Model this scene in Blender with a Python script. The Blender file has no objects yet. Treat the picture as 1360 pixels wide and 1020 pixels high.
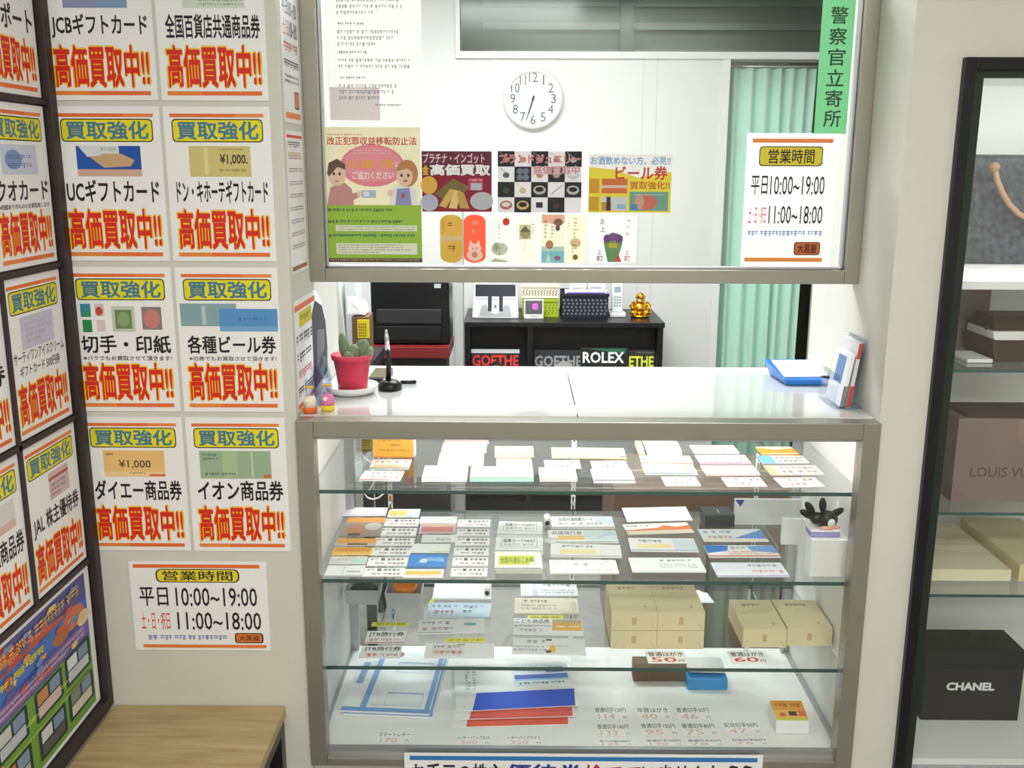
import bpy, math, random
from mathutils import Vector, Matrix
SC = bpy.context.scene
COL = SC.collection
random.seed(7)

# ---------------------------------------------------------------- camera
F_PX, PITCH, YAW, ROLL = 1286.37, .219384, .005822, .003536
CAM = Vector((0, -1.941, 1.558))
RM = (Matrix.Rotation(YAW, 3, 'Z') @ Matrix.Rotation(math.pi/2 - PITCH, 3, 'X') @ Matrix.Rotation(ROLL, 3, 'Z'))
cd = bpy.data.cameras.new('camera'); cam = bpy.data.objects.new('camera', cd); COL.objects.link(cam)
cd.sensor_width = 36; cd.lens = F_PX/1360*36; cd.clip_start = .02
cam.matrix_world = Matrix.Translation(CAM) @ RM.to_4x4()
SC.camera = cam

def P(u, v, ax, val):
    """point of the place seen at photo pixel u,v on the plane axis=val"""
    d = RM @ Vector(((u-680)/F_PX, -(v-510)/F_PX, -1))
    return CAM + d*((val-CAM[ax])/d[ax])

# ---------------------------------------------------------------- world, lights, exposure
W = bpy.data.worlds.new('world'); SC.world = W; W.use_nodes = True
W.node_tree.nodes['Background'].inputs[0].default_value = (.9, .95, 1, 1)
W.node_tree.nodes['Background'].inputs[1].default_value = .05
def area(name, loc, sx, sy, watts, color=(1, 1, 1), rot=(0, 0, 0)):
    l = bpy.data.lights.new(name, 'AREA'); l.shape = 'RECTANGLE'; l.size = sx; l.size_y = sy
    l.energy = watts; l.color = color
    o = bpy.data.objects.new(name, l); COL.objects.link(o); o.location = loc; o.rotation_euler = rot
    return o
area('ceiling_lamp_shop', (.2, -1.6, 2.47), 1.2, .3, 14, (1, .99, .93))
area('fill_light_entrance', (.5, -2.8, 2.47), 1.2, .3, 25, (1, .99, .93))  # added fill from further back, lifts the lower part of the front walls
area('fill_light_corridor', (.5, 3.3, 2.47), 1.2, .2, 3.5, (.96, 1, .97))  # added dim fill so the space behind the transom reads lighter
area('ceiling_lamp_office', (-.25, 1.45, 2.47), 1.2, .35, 27, (.97, 1, 1))
area('ceiling_lamp_counter', (.2, .95, 2.47), 1.2, .25, 13, (.97, 1, 1))
SC.view_settings.view_transform = 'Standard'; SC.view_settings.look = 'None'
SC.view_settings.gamma = 1; SC.view_settings.use_curve_mapping = False
SC.view_settings.exposure = 0.66
SC.cycles.max_bounces = 14; SC.cycles.transparent_max_bounces = 24
SC.cycles.glossy_bounces = 5; SC.cycles.use_denoising = True

# ---------------------------------------------------------------- materials
def lin(c):
    return tuple(((x/255)/12.92 if x <= 10 else ((x/255+.055)/1.055)**2.4) for x in c) + (1,)
MATS = {}
def mat(key, rgb=None, rough=.55, metal=0, spec=.4, coat=0, emit=None, alpha=None, noise=0, nscale=30, bump=0):
    """named material; a bare (r,g,b) key makes a plain printed-ink material"""
    if isinstance(key, tuple): rgb = key; key = 'ink_%d_%d_%d' % key
    if key in MATS: return MATS[key]
    m = bpy.data.materials.new(key); m.use_nodes = True; nt = m.node_tree; b = nt.nodes['Principled BSDF']
    b.inputs['Base Color'].default_value = lin(rgb); b.inputs['Roughness'].default_value = rough
    b.inputs['Metallic'].default_value = metal; b.inputs['Specular IOR Level'].default_value = spec
    b.inputs['Coat Weight'].default_value = coat; b.inputs['Coat Roughness'].default_value = .03
    if emit:
        b.inputs['Emission Color'].default_value = lin(rgb); b.inputs['Emission Strength'].default_value = emit
    if noise or bump:
        tc = nt.nodes.new('ShaderNodeTexCoord'); n = nt.nodes.new('ShaderNodeTexNoise'); n.inputs['Scale'].default_value = nscale
        n.inputs['Detail'].default_value = 4
        nt.links.new(tc.outputs['Object'], n.inputs['Vector'])
        if noise:
            mx = nt.nodes.new('ShaderNodeMix'); mx.data_type = 'RGBA'
            c = lin(rgb); d = tuple(max(0, x*(1-noise)) for x in c[:3])+(1,)
            mx.inputs[6].default_value = d; mx.inputs[7].default_value = tuple(min(1, x*(1+noise*.6)) for x in c[:3])+(1,)
            nt.links.new(n.outputs['Fac'], mx.inputs[0]); nt.links.new(mx.outputs[2], b.inputs['Base Color'])
        if bump:
            bp = nt.nodes.new('ShaderNodeBump'); bp.inputs['Strength'].default_value = bump; bp.inputs['Distance'].default_value = .002
            nt.links.new(n.outputs['Fac'], bp.inputs['Height']); nt.links.new(bp.outputs['Normal'], b.inputs['Normal'])
    MATS[key] = m; return m
def glass(key, tint, ior=1.45, rough=0, gain=1.0):
    """clear sheet: see-through, with Schlick reflection that is the same on both faces of a plate"""
    m = bpy.data.materials.new(key); m.use_nodes = True; nt = m.node_tree; nt.nodes.clear(); N = nt.nodes.new; L = nt.links.new
    o = N('ShaderNodeOutputMaterial'); mx = N('ShaderNodeMixShader'); t = N('ShaderNodeBsdfTransparent'); g = N('ShaderNodeBsdfGlossy')
    t.inputs[0].default_value = lin(tint); g.inputs['Roughness'].default_value = rough
    ge = N('ShaderNodeNewGeometry'); dt = N('ShaderNodeVectorMath'); dt.operation = 'DOT_PRODUCT'
    L(ge.outputs['Normal'], dt.inputs[0]); L(ge.outputs['Incoming'], dt.inputs[1])
    def ma(op, a, b):
        q = N('ShaderNodeMath'); q.operation = op
        for i, x in enumerate((a, b)):
            if x is None: continue
            if hasattr(x, 'default_value') or hasattr(x, 'links'): L(x, q.inputs[i])
            else: q.inputs[i].default_value = x
        return q.outputs[0]
    f0 = ((ior-1)/(ior+1))**2
    f = ma('POWER', ma('SUBTRACT', 1.0, ma('ABSOLUTE', dt.outputs['Value'], None)), 5.0)
    f = ma('MULTIPLY', ma('ADD', ma('MULTIPLY', f, 1-f0), f0), gain)
    L(f, mx.inputs[0]); L(t.outputs[0], mx.inputs[1]); L(g.outputs[0], mx.inputs[2]); L(mx.outputs[0], o.inputs[0])
    MATS[key] = m
def thin(key, through=.42):
    """ink or paper of a thin sheet on the window glass: light from behind glows through it"""
    rgb = (246, 246, 248) if key == 'paper' else (236, 236, 232) if key == 'off_paper' else key
    nm = ('thin_' if through > .3 else 'thin_ink_')+'%d_%d_%d' % rgb
    if nm not in MATS:
        m = bpy.data.materials.new(nm); m.use_nodes = True; nt = m.node_tree; b = nt.nodes['Principled BSDF']
        b.inputs['Base Color'].default_value = lin(rgb); b.inputs['Roughness'].default_value = .6
        t = nt.nodes.new('ShaderNodeBsdfTranslucent'); t.inputs[0].default_value = lin(rgb); mx = nt.nodes.new('ShaderNodeMixShader'); mx.inputs[0].default_value = through
        nt.links.new(b.outputs[0], mx.inputs[1]); nt.links.new(t.outputs[0], mx.inputs[2]); nt.links.new(mx.outputs[0], nt.nodes['Material Output'].inputs[0]); MATS[nm] = m
    return nm
glass('pane_glass', (254, 255, 254)); glass('transom_glass', (232, 240, 236), 1.45, .16, .8); glass('shelf_glass', (253, 255, 254), 1.6, .02, 1.15)
glass('clear_acrylic', (243, 246, 250), 1.35, .05); glass('blue_acrylic', (222, 233, 244), 1.4, .05); 
mat('plaster', (216, 215, 207), .8, noise=.03, nscale=60, bump=.15)
mat('panel_white', (226, 226, 224), .6, noise=.015, nscale=9)
mat('ceiling_white', (230, 230, 226), .9)
mat('floor_tile', (150, 148, 142), .45, noise=.35, nscale=22)
mat('steel', (166, 164, 154), .36, .75, noise=.10, nscale=14)
mat('aluminium', (190, 190, 196), .3, .8, noise=.04)
mat('chrome', (225, 228, 230), .12, 1)
mat('case_white', (240, 240, 240), .5)
mat('counter_white', (214, 216, 214), .25, coat=1)
mat('green_edge', (52, 84, 80), .2, spec=.6)
mat('frame_brown', (52, 43, 43), .5, noise=.1)
mat('frame_black', (17, 17, 27), .35); mat('frame_green_black', (34, 44, 40), .4)
mat('black_plastic', (20, 20, 23), .35); mat('black_gloss', (12, 12, 16), .28); mat('charcoal', (42, 40, 44), .6, noise=.08)
mat('white_plastic', (232, 232, 232), .4); mat('grey_plastic', (200, 202, 208), .45)
mat('paper', (246, 246, 248), .6); mat('off_paper', (236, 236, 232), .7)
mat('curtain_green', (198, 236, 220), .85, noise=.05, nscale=40)
mat('gold', (228, 176, 60), .2, 1); mat('terracotta_pink', (214, 62, 88), .45); mat('soil', (52, 40, 32), .95, noise=.4, nscale=90)
mat('cactus', (122, 144, 112), .7, noise=.25, nscale=60, bump=.5)
mat('lacquer_red', (120, 34, 34), .35); mat('desk_dark', (34, 28, 30), .5)
mat('carton', (234, 220, 182), .6, noise=.04, nscale=20); mat('carton_print', (150, 120, 80), .7)
mat('cardboard_brown', (118, 92, 74), .75, noise=.08); mat('mauve_box', (140, 118, 116), .6, noise=.05); mat('brown_leather', (70, 46, 30), .45, noise=.25, nscale=40)
mat('sequin', (96, 96, 106), .35, .3, noise=1.0, nscale=75); mat('strap_tan', (176, 140, 116), .6)
mat('lamp_white', (255, 250, 242), emit=10); mat('cabinet_lamp', (250, 252, 245), emit=15)
mat('tray_blue', (44, 118, 206), .35); mat('tissue_blue', (58, 150, 222), .45)
mat('dark_grey_room', (128, 130, 128), .7, noise=.05, nscale=3)
def wood():
    m = bpy.data.materials.new('oak'); m.use_nodes = True; nt = m.node_tree; b = nt.nodes['Principled BSDF']
    tc = nt.nodes.new('ShaderNodeTexCoord'); mp = nt.nodes.new('ShaderNodeMapping'); mp.inputs['Scale'].default_value = (2.2, 22, 22)
    n = nt.nodes.new('ShaderNodeTexNoise'); n.inputs['Scale'].default_value = 2.6; n.inputs['Detail'].default_value = 7; n.inputs['Distortion'].default_value = .5
    r = nt.nodes.new('ShaderNodeValToRGB'); r.color_ramp.elements[0].position = .3; r.color_ramp.elements[1].position = .7
    r.color_ramp.elements[0].color = lin((164, 140, 98)); r.color_ramp.elements[1].color = lin((196, 174, 130))
    nt.links.new(tc.outputs['Object'], mp.inputs[0]); nt.links.new(mp.outputs[0], n.inputs['Vector']); nt.links.new(n.outputs['Fac'], r.inputs[0]); nt.links.new(r.outputs[0], b.inputs['Base Color'])
    b.inputs['Roughness'].default_value = .45; MATS['oak'] = m
wood()
WH, BK, RD = 'paper', (28, 28, 32), (214, 40, 34)
OR, YL, TEAL = (236, 116, 56), (238, 224, 40), (70, 128, 150)

# ---------------------------------------------------------------- mesh builder
GLY = {}
def glyphs(s, off):
    k = (s, off)
    if k not in GLY:
        c = bpy.data.curves.new('g', 'FONT'); c.body = s; c.resolution_u = 2
        o = bpy.data.objects.new('g', c); COL.objects.link(o)
        e = o.evaluated_get(bpy.context.evaluated_depsgraph_get()); m = e.to_mesh()
        v0 = [(v.co.x, v.co.y) for v in m.vertices]; f0 = [tuple(p.vertices) for p in m.polygons]; e.to_mesh_clear()
        bpy.data.objects.remove(o); bpy.data.curves.remove(c)
        if not v0: v0 = [(0, 0), (1, 1)]
        # heavier strokes: the same letters laid a little to each side
        r = off*.9
        sh = [(0, 0)] if off < .003 else [(-r, -r), (r, -r), (-r, r), (r, r)] if off < .03 else [(0, 0)]+[(r*math.cos(a*.785), r*math.sin(a*.785)) for a in range(8)]
        vs = []; fs = []
        for n, (dx, dy) in enumerate(sh):
            q = len(vs); vs += [(x+dx, y+dy, n*4e-6) for x, y in v0]; fs += [tuple(i+q for i in f) for f in f0]
        x0 = min(v[0] for v in vs); x1 = max(v[0] for v in vs); y0 = min(v[1] for v in vs); y1 = max(v[1] for v in vs)
        GLY[k] = ([((x-x0)/max(x1-x0, 1e-6), (y-y0)/max(y1-y0, 1e-6), d) for x, y, d in vs], fs)
    return GLY[k]

def wloc(o):
    p = Vector(o.location)
    while o.parent: o = o.parent; p = p+o.location
    return p
class B:
    def __init__(s): s.v = []; s.f = []; s.m = []; s.slots = []; s.T = None; s.smooth = []
    def _m(s, m):
        m = mat(m) if not isinstance(m, str) else MATS[m]
        if m not in s.slots: s.slots.append(m)
        return s.slots.index(m)
    def add(s, vs, fs, m, smooth=False):
        k = len(s.v); i = s._m(m)
        for p in vs:
            p = Vector(p); s.v.append(s.T @ p if s.T else p)
        for f in fs: s.f.append([k+j for j in f]); s.m.append(i); s.smooth.append(smooth)
    def box(s, x0, x1, y0, y1, z0, z1, m):
        v = [(x, y, z) for z in (z0, z1) for y in (y0, y1) for x in (x0, x1)]
        s.add(v, [(0, 2, 3, 1), (4, 5, 7, 6), (0, 1, 5, 4), (2, 6, 7, 3), (0, 4, 6, 2), (1, 3, 7, 5)], m)
    def hexa(s, bot, top, m):
        """bot/top: 4 points each, counter-clockwise from above"""
        s.add(list(bot)+list(top), [(3, 2, 1, 0), (4, 5, 6, 7), (0, 1, 5, 4), (1, 2, 6, 5), (2, 3, 7, 6), (3, 0, 4, 7)], m)
    def prism(s, pts, z0, z1, m):
        n = len(pts)
        s.add([(x, y, z0) for x, y in pts]+[(x, y, z1) for x, y in pts], [tuple(range(n))[::-1], tuple(range(n, 2*n))]+[(i, (i+1) % n, n+(i+1) % n, n+i) for i in range(n)], m)
    def lathe(s, c, prof, m, n=32, axis='z', smooth=True):
        vs = []; fs = []
        for r, h in prof:
            for i in range(n):
                a = 2*math.pi*i/n; x, y = r*math.cos(a), r*math.sin(a)
                p = (x, y, h) if axis == 'z' else (x, -h, y)
                vs.append((c[0]+p[0], c[1]+p[1], c[2]+p[2]))
        for k in range(len(prof)-1):
            for i in range(n): fs.append((k*n+i, k*n+(i+1) % n, (k+1)*n+(i+1) % n, (k+1)*n+i))
        if prof[0][0] > 0: fs.append(tuple(range(n))[::-1])
        if prof[-1][0] > 0: fs.append(tuple((len(prof)-1)*n+i for i in range(n)))
        s.add(vs, fs, m, smooth)
    def ball(s, c, r, m, n=14, M=None):
        vs = []; fs = []
        rr = r if isinstance(r, (tuple, list)) else (r, r, r)
        for j in range(n//2+1):
            t = math.pi*j/(n//2)
            for i in range(n):
                a = 2*math.pi*i/n
                p = Vector((rr[0]*math.sin(t)*math.cos(a), rr[1]*math.sin(t)*math.sin(a), rr[2]*math.cos(t)))
                if M: p = M @ p
                vs.append(Vector(c)+p)
        for j in range(n//2):
            for i in range(n): fs.append((j*n+i, (j+1)*n+i, (j+1)*n+(i+1) % n, j*n+(i+1) % n))
        s.add(vs, fs, m, True)
    def tube(s, pts, r, m, n=8):
        pts = [Vector(p) for p in pts]; rs = r if isinstance(r, (list, tuple)) else [r]*len(pts); vs = []; fs = []
        up = Vector((.13, .37, .9))
        for k, p in enumerate(pts):
            d = (pts[min(k+1, len(pts)-1)]-pts[max(k-1, 0)]).normalized(); a = d.cross(up).normalized(); b = d.cross(a)
            for i in range(n):
                t = 2*math.pi*i/n; vs.append(p+(a*math.cos(t)+b*math.sin(t))*rs[k])
        for k in range(len(pts)-1):
            for i in range(n): fs.append((k*n+i, k*n+(i+1) % n, (k+1)*n+(i+1) % n, (k+1)*n+i))
        fs.append(tuple(range(n))[::-1]); fs.append(tuple((len(pts)-1)*n+i for i in range(n)))
        s.add(vs, fs, m, True)
    def obj(s, name, parent=None, origin=None, bevel=0):
        if origin is None:
            n = len(s.v); origin = Vector((sum(p.x for p in s.v)/n, sum(p.y for p in s.v)/n, min(p.z for p in s.v)))
        origin = Vector(origin)
        me = bpy.data.meshes.new(name); me.from_pydata([p-origin for p in s.v], [], s.f)
        for m in s.slots: me.materials.append(m)
        me.polygons.foreach_set('material_index', s.m); me.polygons.foreach_set('use_smooth', s.smooth); me.update()
        o = bpy.data.objects.new(name, me); COL.objects.link(o)
        if parent is not None:
            o.parent = parent; o.location = origin-wloc(parent)
        else: o.location = origin
        if bevel:
            md = o.modifiers.new('bevel', 'BEVEL'); md.width = bevel; md.segments = 2; md.limit_method = 'ANGLE'; md.angle_limit = .6
        return o

def tag(o, label, cat, group=None, kind=None):
    o['label'] = label; o['category'] = cat
    if group: o['group'] = group
    if kind: o['kind'] = kind
    return o
def empty(name, loc, label, cat, group=None):
    o = bpy.data.objects.new(name, None); COL.objects.link(o); o.location = loc; o.empty_display_size = .02
    return tag(o, label, cat, group)
def struct(name, b, parent=None, bevel=0):
    o = b.obj(name, parent, bevel=bevel)
    if parent is None: o['kind'] = 'structure'
    return o
def sbox(name, *a, m='plaster'):
    b = B(); b.box(*a, m); return struct(name, b)

# ---------------------------------------------------------------- printed sheets
LAY = 4e-5
def draw(b, els, w, h, t):
    """printed matter on the local plane 0..w, 0..h; every element lies a hair above the last"""
    k = 0
    for e in els:
        k += 1; z = t+LAY*k; c = e[0]
        if c == 'r':
            _, x0, y0, x1, y1, m = e
            b.add([(x0*w, y0*h, z), (x1*w, y0*h, z), (x1*w, y1*h, z), (x0*w, y1*h, z)], [(0, 1, 2, 3)], m)
        elif c == 'rr':
            _, x0, y0, x1, y1, m, r = e; X0, Y0, X1, Y1 = x0*w, y0*h, x1*w, y1*h; r = min(r, (Y1-Y0)/2, (X1-X0)/2); pts = []
            for cx, cy, a0 in ((X1-r, Y1-r, 0), (X0+r, Y1-r, 90), (X0+r, Y0+r, 180), (X1-r, Y0+r, 270)):
                for q in range(5): a = math.radians(a0+q*22.5); pts.append((cx+r*math.cos(a), cy+r*math.sin(a), z))
            b.add(pts, [tuple(range(20))], m)
        elif c == 'e':
            _, cx, cy, rx, ry, m = e
            b.add([(cx*w+rx*w*math.cos(a*.2618), cy*h+ry*h*math.sin(a*.2618), z) for a in range(24)], [tuple(range(24))], m)
        elif c == 'p':
            b.add([(x*w, y*h, z) for x, y in e[1]], [tuple(range(len(e[1])))], e[2])
        elif c == 't':
            _, s, x0, y0, x1, y1, m = e[:7]; vs, fs = glyphs(s, e[7] if len(e) > 7 else 0)
            b.add([((x0+(x1-x0)*x)*w, (y0+(y1-y0)*y)*h, z+d) for x, y, d in vs], fs, m)
        elif c == 'x':      # fine print too small to read: rows of little strokes
            _, x0, y0, x1, y1, n, m = e; X0, X1 = x0*w, x1*w; dy = (y1-y0)*h/n; rr = random.Random(int(x0*999+y0*7777+n)); vs = []; fs = []
            for r in range(n):
                yb = y0*h+dy*(r+.22); g = dy*.56; x = X0; end = X1 if n < 3 else X0+(X1-X0)*(rr.uniform(.75, 1) if r else .55)
                while x < end-g*.5:
                    gw = g*rr.uniform(.5, .95)
                    for (ax, ay, bx, by) in ((0, .78, 1, 1), (0, .38, 1, .56), (.38, 0, .6, 1), (0, 0, .9, .16))[:rr.randint(2, 4)]:
                        q = len(vs); vs += [(x+ax*gw, yb+ay*g, z), (x+bx*gw, yb+ay*g, z), (x+bx*gw, yb+by*g, z), (x+ax*gw, yb+by*g, z)]; fs.append((q, q+1, q+2, q+3))
                    x += gw+g*rr.choice((.15, .15, .15, .6))
            if vs: b.add(vs, fs, m)
def frame_mat(o, ux, uy):
    n = ux.cross(uy); M = Matrix((ux, uy, n)).transposed().to_4x4(); M.translation = o; return M
def sheet(name, label, cat, O, ux, uy, w, h, els, base=WH, t=.0006, group=None, parent=None, shape=None, thin_paper=False):
    """a paper, card, booklet or label lying in its own plane, one mesh with its print"""
    b = B(); ux = Vector(ux).normalized(); uy = Vector(uy).normalized(); M = frame_mat(Vector(O), ux, uy)
    if thin_paper:
        pts = shape or [(0, 0), (1, 0), (1, 1), (0, 1)]; t = 0; base = thin(base)
        b.add([(x*w, y*h, 0) for x, y in pts], [tuple(range(len(pts)))], base)
        ix = {'r': 5, 'rr': 5, 'e': 5, 'p': 2, 't': 6, 'x': 6}; els = [e[:ix[e[0]]]+(thin(e[ix[e[0]]], .16),)+e[ix[e[0]]+1:] for e in els]
    elif shape: b.prism([(x*w, y*h) for x, y in shape], 0, t, base)
    else: b.box(0, w, 0, h, 0, t, base)
    draw(b, els, w, h, t)
    o = b.obj(name, origin=(0, 0, 0))
    if parent is None: o.matrix_world = M; tag(o, label, cat, group)
    else: o.parent = parent; o.matrix_local = Matrix.Translation(-wloc(parent)) @ M
    return o
X, Y, Z = Vector((1, 0, 0)), Vector((0, 1, 0)), Vector((0, 0, 1))
def wallsheet(name, label, cat, x0, x1, z0, z1, y, els, **k):      # on a plane facing the viewer
    return sheet(name, label, cat, (x0, y, z0), X, Z, x1-x0, z1-z0, els, **k)
def sidesheet(name, label, cat, y0, y1, z0, z1, x, els, **k):      # on a plane facing +x
    return sheet(name, label, cat, (x, y0, z0), Y, Z, y1-y0, z1-z0, els, **k)

# ================================================================ THE SETTING
XL, XR, XW = -.458, .749, -.914        # niche sides, left wall
YB = 2.75                              # office back wall
sbox('floor', -2.2, 2.3, -3.4, 4.2, -.1, 0, m='floor_tile')
sbox('ceiling', -2.2, 2.3, -3.4, 4.2, 2.5, 2.6, m='ceiling_white')
sbox('wall_left', XW-.1, XW, -3.3, 0, 0, 2.5)
b = B(); b.box(XW-.1, XL, 0, .5, 0, 2.5, 'plaster'); struct('wall_pillar', b, bevel=.003)
CX0, CX1, CZ0, CZ1 = .845, 1.75, .20, 1.766        # opening of the right display cabinet
b = B(); b.box(XR, CX0, 0, .52, 0, 2.5, 'plaster'); b.box(CX0, CX1, 0, .52, CZ1, 2.5, 'plaster'); b.box(CX0, CX1, 0, .52, 0, CZ0, 'plaster')
b.box(CX1, 2.2, 0, .52, 0, 2.5, 'plaster'); struct('wall_right_front', b)
sbox('wall_plinth', XL, XR, .02, .5, 0, .248)
sbox('wall_header', XL, XR, .2, .27, 2.12, 2.5)
sbox('wall_right', 2.2, 2.3, -3.3, 0, 0, 2.5); sbox('wall_rear', -1.02, 2.3, -3.4, -3.3, 0, 2.5)
# office behind the counter
DX0, DX1 = P(962, 240, 1, YB).x, P(1082, 430, 1, YB).x; DZ = P(1000, 80, 1, YB).z
TX0, TZ0 = P(611, 40, 1, YB).x, P(780, 69, 1, YB).z
b = B()
b.box(-1.8, TX0, YB, YB+.1, 0, 2.5, 'panel_white'); b.box(TX0, DX0, YB, YB+.1, 0, TZ0-.03, 'panel_white')
b.box(DX1, 2.2, YB, YB+.1, 0, TZ0-.03, 'panel_white'); b.box(DX0, DX1, YB, YB+.1, DZ, TZ0-.03, 'panel_white')
for px in (850, 868):
    x = P(px, 250, 1, YB).x; b.box(x-.0015, x+.0015, YB-.001, YB, 0, TZ0-.03, (205, 205, 203))
struct('wall_back', b)
sbox('wall_office_left', -1.8, -1.7, .5, YB, 0, 2.5, m='panel_white'); sbox('wall_office_right', 1.9, 2.0, .52, YB, 0, 2.5, m='panel_white')
sbox('wall_office_front', -1.8, XW-.1, .4, .5, 0, 2.5, m='panel_white')
b = B(); b.box(-.6, 2.2, 3.7, 3.8, 0, 2.5, 'dark_grey_room'); b.box(-.7, -.6, YB+.1, 3.7, 0, 2.5, 'dark_grey_room'); b.box(2.1, 2.2, YB+.1, 3.7, 0, 2.5, 'dark_grey_room')
for z in (2.16, 2.3, 2.42): b.box(-.2, 1.9, 3.66, 3.7, z, z+.035, (150, 152, 152))
b.box(.55, .62, 3.6, 3.7, 2.0, 2.5, (96, 100, 100)); struct('wall_corridor', b)
d1 = B(); d1.box(DX1-.16, DX1+.2, YB+.16, YB+.2, 0, 2.06, (50, 48, 38)); struct('gap_shade_panel', d1)  # dark panel added to keep the gap beside the curtain in shade
w2 = B(); w2.box(TX0-.02, 1.9, YB-.02, YB+.05, TZ0-.03, TZ0, 'white_plastic'); w2.box(TX0-.02, TX0, YB-.02, YB+.05, TZ0, 2.5, 'white_plastic')
w2 = struct('window_2', w2)
p = B(); p.box(TX0, 1.9, YB+.02, YB+.026, TZ0, 2.5, 'transom_glass'); p.obj('pane', w2)
t = B(); t.box(DX0-.035, DX0, YB-.012, YB+.02, 0, DZ+.02, 'white_plastic'); t.box(DX0, DX1+.03, YB-.012, YB+.02, DZ, DZ+.02, (168, 170, 160)); t.box(DX1, DX1+.03, YB-.012, YB+.05, 0, DZ, (60, 56, 46))
struct('trim_1', t)

# upper glass screen of the service window
ZW0, ZW1 = 1.311, 1.341
f = B(); f.box(XL, XL+.034, .19, .235, ZW0, 2.12, 'steel'); f.box(XR-.032, XR, .19, .235, ZW0, 2.12, 'steel'); f.box(XL+.034, XR-.032, .19, .235, ZW0, ZW1, 'steel'); f.box(XL+.034, XR-.032, .19, .235, 2.08, 2.12, 'steel')
f.box(XL+.034, XL+.040, .204, .222, ZW1, 2.08, 'aluminium'); f.box(XR-.038, XR-.032, .204, .222, ZW1, 2.08, 'aluminium'); f.box(XL+.034, XR-.032, .204, .222, ZW1, ZW1+.006, 'aluminium')
w1 = struct('window_1', f, bevel=.0015)
p = B(); p.box(XL+.038, XR-.036, .209, .214, ZW1+.005, 2.08, 'pane_glass'); p.obj('pane', w1)
GY = .2085                              # front of the pane, where papers are taped

# ================================================================ GIFT VOUCHER NOTICES
def notice(pic, names, sub=None):
    els = [('r', .06, .932, .66, .955, OR), ('r', .66, .932, .94, .955, (240, 140, 70)),
           ('rr', .075, .775, .93, .922, (26, 26, 22), .008), ('rr', .085, .782, .92, .915, YL, .007),
           ('t', '買取強化', .12, .79, .89, .908, TEAL, .03)] + pic
    if len(names) == 1: els += [('t', names[0], .08, .385 if not sub else .41, .95, .535, BK, .02)]
    else: els += [('t', names[0], .06, .47, .96, .545, BK, .008), ('t', names[1], .14, .385, .86, .455, BK, .008)]
    if sub: els += [('t', sub, .09, .36, .95, .392, BK, .008)]
    els += [('t', '高価買取中!!', .06, .072, .955, .355, (250, 200, 40), .06), ('t', '高価買取中!!', .075, .08, .94, .345, (222, 44, 30), .028),
            ('r', .06, .032, .38, .058, (238, 140, 60)), ('r', .38, .032, .94, .058, OR)]
    return els
pic_jcb = [('r', .2, .57, .78, .75, (130, 160, 196)), ('r', .2, .57, .5, .63, (150, 150, 190))]
pic_dep = [('r', .25, .57, .82, .75, (216, 226, 214)), ('x', .4, .58, .8, .63, 2, (110, 130, 110))]
pic_uc = [('r', .2, .555, .8, .75, (38, 86, 178)), ('r', .2, .555, .8, .60, (214, 178, 160)), ('p', [(.32, .68), (.45, .71), (.62, .70), (.74, .66), (.70, .62), (.45, .61)], (206, 170, 130)), ('p', [(.22, .75), (.4, .75), (.44, .69), (.3, .68)], (220, 228, 240)), ('r', .4, .7, .6, .75, (216, 224, 228)), ('t', '¥1,000', .43, .715, .57, .74, (150, 150, 140))]
pic_dq = [('r', .22, .555, .8, .75, (214, 200, 130)), ('r', .36, .57, .4, .74, (230, 220, 160)), ('t', '¥1,000.', .51, .63, .77, .70, (60, 50, 30), .02), ('x', .5, .58, .76, .61, 1, (130, 120, 80)), ('x', .5, .72, .74, .74, 1, (150, 140, 90))]
pic_st = [('r', .1, .66, .2, .75, (60, 140, 170)), ('r', .12, .66, .19, .7, (60, 150, 90)), ('r', .24, .665, .33, .75, (220, 200, 190)), ('e', .28, .70, .035, .03, (200, 70, 60)), ('r', .11, .555, .2, .64, (40, 140, 80)), ('r', .25, .56, .33, .64, (224, 206, 210)), ('r', .4, .56, .62, .735, (200, 208, 196)), ('r', .43, .58, .59, .71, (110, 142, 92)), ('e', .51, .645, .06, .05, (140, 170, 120)), ('r', .69, .575, .88, .73, (140, 130, 130)), ('e', .785, .65, .08, .065, (206, 130, 124))]
pic_be = [('r', .03, .60, .58, .755, (140, 172, 180)), ('r', .24, .61, .28, .74, (190, 205, 205)), ('r', .41, .565, .98, .72, (90, 150, 210)), ('r', .41, .565, .98, .60, (120, 170, 214)), ('x', .6, .63, .9, .67, 1, (60, 110, 180))]
pic_da = [('r', .19, .56, .8, .755, (240, 198, 130)), ('r', .19, .56, .8, .60, (246, 212, 160)), ('t', '¥1,000', .34, .62, .66, .685, (90, 60, 40), .01), ('x', .44, .575, .6, .6, 1, (150, 110, 70)), ('x', .22, .71, .3, .74, 1, (100, 80, 60)), ('r', .64, .565, .8, .58, (220, 110, 80))]
pic_ae = [('r', .12, .55, .84, .755, (160, 186, 156)), ('r', .35, .56, .5, .75, (178, 200, 160)), ('r', .64, .56, .66, .75, (200, 214, 190)), ('x', .15, .68, .3, .74, 2, (80, 110, 80)), ('x', .17, .565, .5, .60, 1, (70, 100, 90)), ('r', .76, .557, .84, .58, (214, 110, 70))]
G1 = 'gift voucher buying notices on the pillar'
ROWS = {1: (1.683, 1.978), 2: (1.374, 1.672), 3: (1.064, 1.362), 4: (.757, 1.052)}
CO = {1: (-.906, -.696), 2: (-.689, -.482)}
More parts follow.
